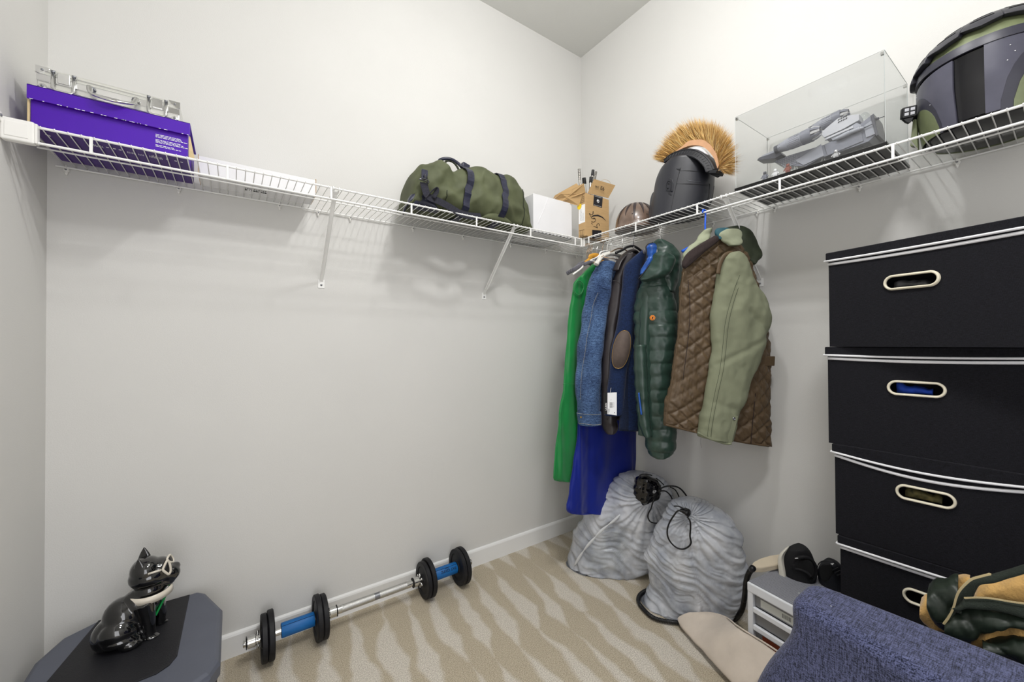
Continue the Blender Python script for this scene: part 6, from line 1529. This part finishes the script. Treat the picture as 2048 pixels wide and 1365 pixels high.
jl('fleece_lining', [(1910, 1165, 1180), (1918, 1161, 1190), (1930, 1158, 1200), (1940, 1160, 1200)], -.02, M['tan'], .01)
def gquil(p, u, v, q):
    a_ = ((p.x-p.y)*.8+p.z)/.075; return .008*abs(sin(pi*a_))**.6+.012*fbm(p*12, 2)+.005*abs(fbm(p*40, 2))
jl('sleeve', [(1856, 1183, 1200), (1862, 1177, 1215), (1872, 1170, 1232), (1884, 1166, 1246), (1896, 1162, 1252), (1908, 1158, 1250), (1916, 1160, 1240)], .025, M['gq'], .035, 48, gquil)
jl('fleece_lining', [(1946, 1196, 1204), (1950, 1184, 1206), (1958, 1173, 1208), (1975, 1167, 1211), (2000, 1162, 1214), (2030, 1152, 1216), (2060, 1142, 1216), (2090, 1134, 1214)], .015, M['tan'], .03, 40)
jl('fleece_lining', [(1942, 1272, 1282), (1955, 1262, 1292), (1975, 1250, 1300), (2000, 1242, 1306), (2030, 1234, 1312), (2060, 1228, 1316), (2090, 1226, 1320)], .035, M['tan'], .03, 40, lambda p, u, v, q: .016*fbm(p*10, 2)+.004*fbm(p*40, 2))
jl('quilted_front', [(1890, 1240, 1258), (1900, 1226, 1266), (1912, 1216, 1272), (1926, 1214, 1276), (1942, 1214, 1276), (1958, 1215, 1268), (1975, 1217, 1260), (2000, 1220, 1246), (2030, 1226, 1240), (2060, 1230, 1242)], .055, M['gq'], .030, 48, gquil)
def bandj(name, P, Q, o, th=.012):
    b = bm_(); prs_ = [(near(*a_, JP, o), near(*c_, JP, o+.004)) for a_, c_ in zip(P, Q)]
    prs_ = [(Vector(a_), Vector(c_)) for a_, c_ in crom_pairs(prs_, 5)]; loft(b, prs_, JP[1], th, .012, 24, 3, lambda p, u, v, q: .002*fbm(p*30, 2)); return obj(name, b, M['rib'], tj, True)
def crom_pairs(pr_, k): 
    a_ = smoothpath([p for p, q in pr_], k); c_ = smoothpath([q for p, q in pr_], k); return list(zip(a_, c_))
bandj('corduroy_edge', [(1890, 1248), (1903, 1228), (1913, 1198), (1920, 1182), (1934, 1166), (1952, 1156), (1985, 1148), (2020, 1138), (2050, 1129), (2090, 1118)], [(1896, 1252), (1912, 1226), (1932, 1200), (1946, 1196), (1950, 1186), (1960, 1171), (1988, 1167), (2022, 1156), (2050, 1147), (2090, 1137)], .075)
bandj('corduroy_edge', [(1908, 1224), (1924, 1202), (1930, 1197), (1955, 1196), (1985, 1198), (2020, 1205), (2050, 1209), (2090, 1212)], [(1912, 1226), (1924, 1220), (1934, 1217), (1960, 1218), (1985, 1220), (2018, 1228), (2050, 1237), (2090, 1244)], .088)
jl('quilted_front', [(1965, 1284, 1290), (1985, 1283, 1305), (2010, 1286, 1312), (2040, 1290, 1322), (2070, 1294, 1330)], .075, M['gq'], .02, 36, gquil)
b = bm_(); Z = smoothpath([near(*q, JP, .098) for q in ((1888, 1248), (1897, 1236), (1907, 1216), (1912, 1198), (1918, 1184), (1930, 1170), (1944, 1159), (1960, 1154), (1980, 1149))], 9)
for i, p in enumerate(Z):
    if i % 1 == 0: box(b, (-.0016, -.0016, -.0014), (.0016, .0016, .0014), Matrix.Translation(p))
tube(b, Z, .0010, 5); zp = obj('zip_teeth', b, pm('pale zip', 'c8b78c', .4, metal=.3, var=.1), tj)
b = bm_(); Z2 = smoothpath([near(*q, JP, .102) for q in ((1930, 1197), (1955, 1196), (1985, 1198), (2020, 1204), (2050, 1208))], 9)
for p in Z2: box(b, (-.0014, -.0014, -.0012), (.0014, .0014, .0012), Matrix.Translation(p))
tube(b, Z2, .0009, 5); obj('zip_teeth', b, zp.data.materials[0], tj)
b = bm_(); prism(b, [near(*q, JP, .098) for q in ((1873, 1246), (1884, 1245), (1888, 1252), (1880, 1254))], JP[1]*.003); obj('zip_pull', b, M['chrome'], tj)

# ---------------------------------------------------------------- barbell
M['rubber'] = pm('black cast weight plate', '131317', .55, var=.15, vs=30, bump=.15, bs=90, spec=.4)
M['grip'] = pm('blue rubber grip', '0f62a6', .5, var=.05, vs=20, bump=.06, bs=200)
BY, BZ = -.098, .0875
bb = thing('barbell', 'chrome barbell with blue grips and four pairs of black plates along the baseboard', 'barbell', (-1.39, BY, 0))
X_ = Vector((1, 0, 0)); bo = Vector((0, BY, BZ))
def bcyl(name, x0, x1, r, mat, n=24, par=bb, prof=None, z=0, y=0):
    b = bm_(); lathe(b, prof or [(r, 0), (r, x1-x0)], Vector((x0, BY+y, BZ+z)), X_, n); return obj(name, b, mat, par, True, angle=35)
knl = pm('knurled chrome', 'c4c4c2', .3, metal=1, var=.12, vs=300, bump=.4, bs=900)
bcyl('bar', -1.80, -1.008, .0125, M['chrome']); 
for a_, c_ in ((-1.530, -1.395), (-1.372, -1.248)): bcyl('knurling', a_, c_, .0150, knl)
bcyl('sleeve_ring', -1.548, -1.530, .0152, M['chrome']); bcyl('sleeve_ring', -1.395, -1.372, .0140, M['screw']); bcyl('sleeve_ring', -1.248, -1.230, .0152, M['chrome'])
for x0, x1 in ((-1.875, -1.80), (-1.008, -.905)):
    pr_ = []; n_ = int((x1-x0)/.0064)
    for i in range(n_): pr_ += [(.0098, i*.0064), (.0125, i*.0064+.0022), (.0125, i*.0064+.0036), (.0098, i*.0064+.0058)]
    bcyl('threaded_end', x0, x1, .012, M['chrome'], prof=pr_)
def collar(x, d_):
    pr_ = [(.012, 0), (.0205, .001), (.0205, .026), (.0175, .028), (.0175, .040), (.012, .041)]
    if d_ < 0: pr_ = [(r, .041-h) for r, h in pr_[::-1]]
    c = bcyl('spin_collar', x, 0, 0, M['chrome'], prof=pr_)
    for k in range(6):
        an = 2*pi*k/6+.4; b = bm_(); u = Vector((0, cos(an), sin(an))); q = Vector((x+(.034 if d_ > 0 else .007), BY, BZ)); cyl(b, q+u*.012, q+u*.026, .0042, 10); lathe(b, [(.003, .026), (.0048, .027), (.0048, .030), (.002, .031)], q, u, 10); obj('collar_lug', b, M['chrome'], c, True)
    b = bm_(); lathe(b, [(.0125, 0), (.022, .0008), (.022, .0032), (.0125, .004)], Vector((x+(-.004 if d_ > 0 else .041), BY, BZ)), X_, 20); obj('rubber_washer', b, M['print'], c, True)
collar(-1.862, 1); collar(-1.592, -1); collar(-1.216, 1); collar(-.965, -1)
def plate(x, t, r):
    pr_ = [(.013, 0), (.028, 0), (.030, .003), (r*.72, .005), (r*.76, .001), (r-.003, 0), (r, .003), (r, t-.003), (r-.003, t), (r*.76, t-.001), (r*.72, t-.005), (.030, t-.003), (.028, t), (.013, t)]
    p = bcyl('weight_plate', x, 0, 0, M['rubber'], 48, prof=pr_, z=r-BZ+.0005); return p
for x, r in ((-1.818, .083), (-1.796, .0865), (-1.632, .086), (-1.610, .0835), (-1.172, .0815), (-1.150, .0865), (-.992, .085), (-.970, .0865)): plate(x, .0205, r)
for x0, x1 in ((-1.752, -1.634), (-1.125, -.994)):
    g_ = bcyl('grip', x0, 0, 0, M['grip'], 32, prof=[(.013, 0), (.0255, .001), (.0265, .003), (.0265, x1-x0-.003), (.0255, x1-x0-.001), (.013, x1-x0)])
    b = bm_(); box(b, (x0+.003, -.0006, -.0006), (x1-.003, .0006, .0006), Matrix.Translation((0, BY-.0265*sin(.5), BZ+.0265*cos(.5)))); obj('split_line', b, M['print'], g_)
    if x0 > -1.3:      # wrapped lettering, upside down as it lies
        th_ = 1.05; up_d = Vector((0, -sin(th_), cos(th_)))
        nrm = Vector((0, -sin(th_), cos(th_))); tang = Vector((0, -cos(th_), -sin(th_)))
        oq = Vector((x1-.010, BY, BZ))+nrm*.0268-tang*.006
        textobj('FAT GRIPZ', .0170, oq, (-1, 0, 0), tang, M['print'], g_, thick=.0006)
        textobj('EXTREME', .0050, oq+Vector((-.036, 0, 0))-tang*.008, (-1, 0, 0), tang, M['print'], g_, thick=.0006)

# ---------------------------------------------------------------- tote and ceramic dog
M['tgrey'] = pm('grey moulded plastic', '565a66', .45, var=.04, bump=.08, bs=300)
M['tblack'] = pm('black textured plastic', '15151a', .55, var=.1, bump=.6, bs=420, bdist=.0012)
tt = thing('storage_tote', 'black and grey plastic storage tote with black lid panel in lower left corner', 'tote', (-2.14, -.4, 0))
TZ = .310
op = [(-1.9345, -.205), (-1.9345, -.485), (-1.955, -.530), (-1.995, -.555), (-2.27, -.575), (-2.34, -.54), (-2.368, -.48), (-2.368, -.19), (-2.335, -.095), (-2.262, -.045), (-2.005, -.045), (-1.985, -.068)]
def tring(z, ins):
    cx_, cy_ = -2.15, -.30; out = []
    for x, y in op: d_ = Vector((x-cx_, y-cy_, 0)); out.append(Vector((x, y, z))-d_.normalized()*ins)
    return out
b = bm_(); rings(b, [tring(.262, .004), tring(.266, 0), tring(.294, 0), tring(.304, .006), tring(TZ, .016)]); bev(obj('lid_rim', b, M['tgrey'], tt), .003, 2)
b = bm_(); pn = [(-2.032, -.062), (-2.036, -.40), (-2.050, -.432), (-2.075, -.450), (-2.30, -.470), (-2.335, -.45), (-2.262, -.062)]
rings(b, [[Vector((x, y, TZ-.003)) for x, y in pn], [Vector((x, y, TZ+.002)) for x, y in pn], [Vector((x+(-.004 if x > -2.15 else .004), y+(.005 if y < -.3 else -.004), TZ+.003)) for x, y in pn]]); obj('lid_panel', b, M['tblack'], tt)
b = bm_(); rs = [tring(.003, .035), tring(.03, .028)]
for z in (.06, .10, .14, .18, .22): rs += [tring(z, .026), tring(z+.004, .016), tring(z+.018, .016), tring(z+.022, .026)]
rs += [tring(.262, .014)]; rings(b, rs); obj('tote_body', b, M['tblack'], tt)
b = bm_()
for k, dx in enumerate((0, .010, .020)): tube(b, [(-1.952, -.285-dx, TZ-.0035), (-1.952-.006*(k-1)**2, -.292-dx, TZ-.0030)], .001, 4)
for (xa, ya, xb, yb) in ((-1.960, -.262, -1.945, -.270), (-1.962, -.300, -1.945, -.305), (-1.958, -.318, -1.946, -.322), (-1.955, -.262, -1.955, -.33)): tube(b, [(xa, ya, TZ-.0025), (xb, yb, TZ-.004)], .0009, 4)
obj('embossed_mark', b, M['tblack'], tt)

M['glaze'] = pm('glossy black glaze', '060608', .06, var=.1, coat=1, spec=.7)
M['cream'] = pm('cream glaze', 'dbd3c5', .25, var=.02, coat=.4)
dc_, dn_ = facing(262, 1278, 2, TZ+.002)
PXM = (dc_-CAM).dot(cF)/FPX
dlat = dn_.cross(Vector((0, 0, 1))); dlat = dlat if dlat.dot(cR) > 0 else -dlat
dg = thing('dog_figurine', 'glossy black ceramic bulldog figurine with white sunglasses sitting on the tote', 'figurine', dc_)
def dp(px, py, o=0): 
    p = onplane(px, py, dc_, dn_); return p + (CAM-p).normalized()*o
ell = [  # px, py, toward, rx, ry, depth radius, tilt
 (240, 1262, .0, 42, 37, .055, 0), (250, 1232, .0, 33, 38, .050, 20), (276, 1214, .0, 30, 36, .046, 10), (292, 1200, .0, 29, 30, .044, 0), (300, 1178, .0, 27, 26, .040, 0),
 (300, 1150, .0, 34, 26, .046, 0), (292, 1140, .0, 26, 26, .044, 0), (318, 1136, 0, 22, 21, .040, 0), (338, 1148, .010, 19, 18, .022, 0), (338, 1146, -.016, 17, 18, .022, 0), (350, 1133, 0, 9.5, 9, .013, 0), (328, 1160, 0, 20, 12, .030, -12),
 (238, 1268, .040, 30, 24, .030, -15), (244, 1283, .052, 28, 12, .022, -4), (262, 1290, .060, 18, 11, .020, 0), (236, 1285, -.04, 34, 14, .03, 0)]
b = bm_()
def ellip(c, rx, ry, rd, tilt):
    r = bmesh.ops.create_icosphere(b, subdivisions=3, radius=1); ca, sa = cos(R(tilt)), sin(R(tilt))
    ex = dlat*ca+Vector((0, 0, 1))*sa; ey = -dlat*sa+Vector((0, 0, 1))*ca
    for v in r['verts']: q = v.co.copy(); v.co = c+ex*(q.x*rx)+ey*(q.y*ry)+dn_*(q.z*rd)
for px, py, o, rx, ry, rd, tl in ell: ellip(dp(px, py, o), rx*PXM, ry*PXM, rd, tl)
def limb(pts, rads):
    P = smoothpath(pts, 4); rr_ = [rads[min(int(i/4), len(rads)-1)]+(rads[min(int(i/4)+1, len(rads)-1)]-rads[min(int(i/4), len(rads)-1)])*((i % 4)/4) for i in range(len(P))]
    tube(b, P, rr_, 14)
# forelegs with paws, then ears
limb([dp(288, 1205, .030), dp(294, 1235, .034), dp(297, 1262, .036), dp(300, 1277, .038)], [.030, .021, .017, .016])
ellip(dp(304, 1279, .044), 15*PXM, 9.5*PXM, .018, 0)
limb([dp(308, 1200, -.020), dp(318, 1220, -.026), dp(319, 1240, -.028), dp(320, 1250, -.030)], [.026, .019, .016, .015])
ellip(dp(324, 1250, -.028), 14*PXM, 9*PXM, .017, 0)
for v in b.verts: v.co.z = max(v.co.z, TZ+.0035)
db_ = obj('dog_body', b, M['glaze'], dg, True)
rm = db_.modifiers.new('remesh', 'REMESH'); rm.mode = 'VOXEL'; rm.voxel_size = .0028; rm.use_smooth_shade = True
sm = db_.modifiers.new('smooth', 'SMOOTH'); sm.factor = .6; sm.iterations = 7
for (tx, ty), (bx_, by_), o, wd, ln_ in (((288.5, 1095), (291, 1127), -.022, .027, 0), ((277, 1118), (282, 1152), .026, .026, 0)):
    rs = []
    for k in range(9):
        f = k/8; w_ = wd*(1-f**1.7)*.95+.0012; cx_ = bx_+(tx-bx_)*f; cy_ = by_+(ty-by_)*f
        c = dp(cx_, cy_, o); ex = (dlat*.85+dn_*.5).normalized(); ed = ex.cross(Vector((0, 0, 1)))
        rs.append([c+ex*(w_*.80*cos(2*pi*q/20))+ed*((.010*(1-f)+.002)*sin(2*pi*q/20)*(.35 if sin(2*pi*q/20) < 0 else 1)) for q in range(20)])
    b = bm_(); rings(b, rs); sub(obj('ear', b, M['glaze'], dg, True))
b = bm_(); cc = dp(301, 1183, 0); n_ = 40; up_c = (Vector((0, 0, 1))+dlat*-.03).normalized()
rs = []
for z_, r_ in ((-.011, 1.02), (-.011, 1.07), (.009, 1.03), (.009, .97)):
    rs.append([cc+up_c*z_+dlat*(r_*33.5*PXM*cos(2*pi*k/n_))+dn_*(r_*.0475*sin(2*pi*k/n_))+Vector((0, 0, 1))*(-.004*sin(2*pi*k/n_)) for k in range(n_)])
rings(b, rs+[rs[0]], caps=False); obj('collar', b, M['cream'], dg, True)
b = bm_(); so = .046
def gp(px, py, o): return dp(px, py, o)
tube(b, [gp(296, 1149, .050), gp(310, 1144.5, .052), gp(322, 1141, .050)], .0032, 8)
lens1 = smoothpath([gp(334, 1122, .040), gp(327, 1136, .044), gp(326, 1141, .046), gp(333, 1147, .045), gp(338, 1149, .040), gp(341, 1142, .038), gp(340, 1132, .036), gp(337, 1124, .036)], 4, True)
tube(b, lens1, .0034, 8, closed=True)
lens2 = smoothpath([gp(334, 1120, .030), gp(339, 1111, .010), gp(342, 1112, -.004), gp(346, 1119, -.006), gp(346, 1125, .002), gp(341, 1125, .016)], 4, True)
tube(b, lens2, .0032, 8, closed=True); tube(b, [gp(337, 1124, .036), gp(341, 1126, .024), gp(345, 1126, .01)], .0026, 8)
sg_ = obj('sunglasses', b, M['cream'], dg, True)
for ln in (lens1, lens2):
    b = bm_(); c_ = sum(ln, Vector())/len(ln); v0 = b.verts.new(c_+dn_*.001); vv = [b.verts.new(p) for p in ln]
    for i in range(len(vv)): b.faces.new((v0, vv[i], vv[(i+1) % len(vv)]))
    solid(obj('lens', b, M['black'], sg_, True), .001)
b = bm_(); tube(b, smoothpath([gp(340, 1168, .01), gp(339, 1176, .020), gp(334, 1186, .030), gp(329, 1196, .030), gp(322, 1210, .028), gp(316, 1222, .028), gp(311, 1232, .028)], 4), .0022, 6, flat=(1.5, .6)); obj('green_cord', b, pm('green cord', '0b8a42', .5, var=.05), dg, True)
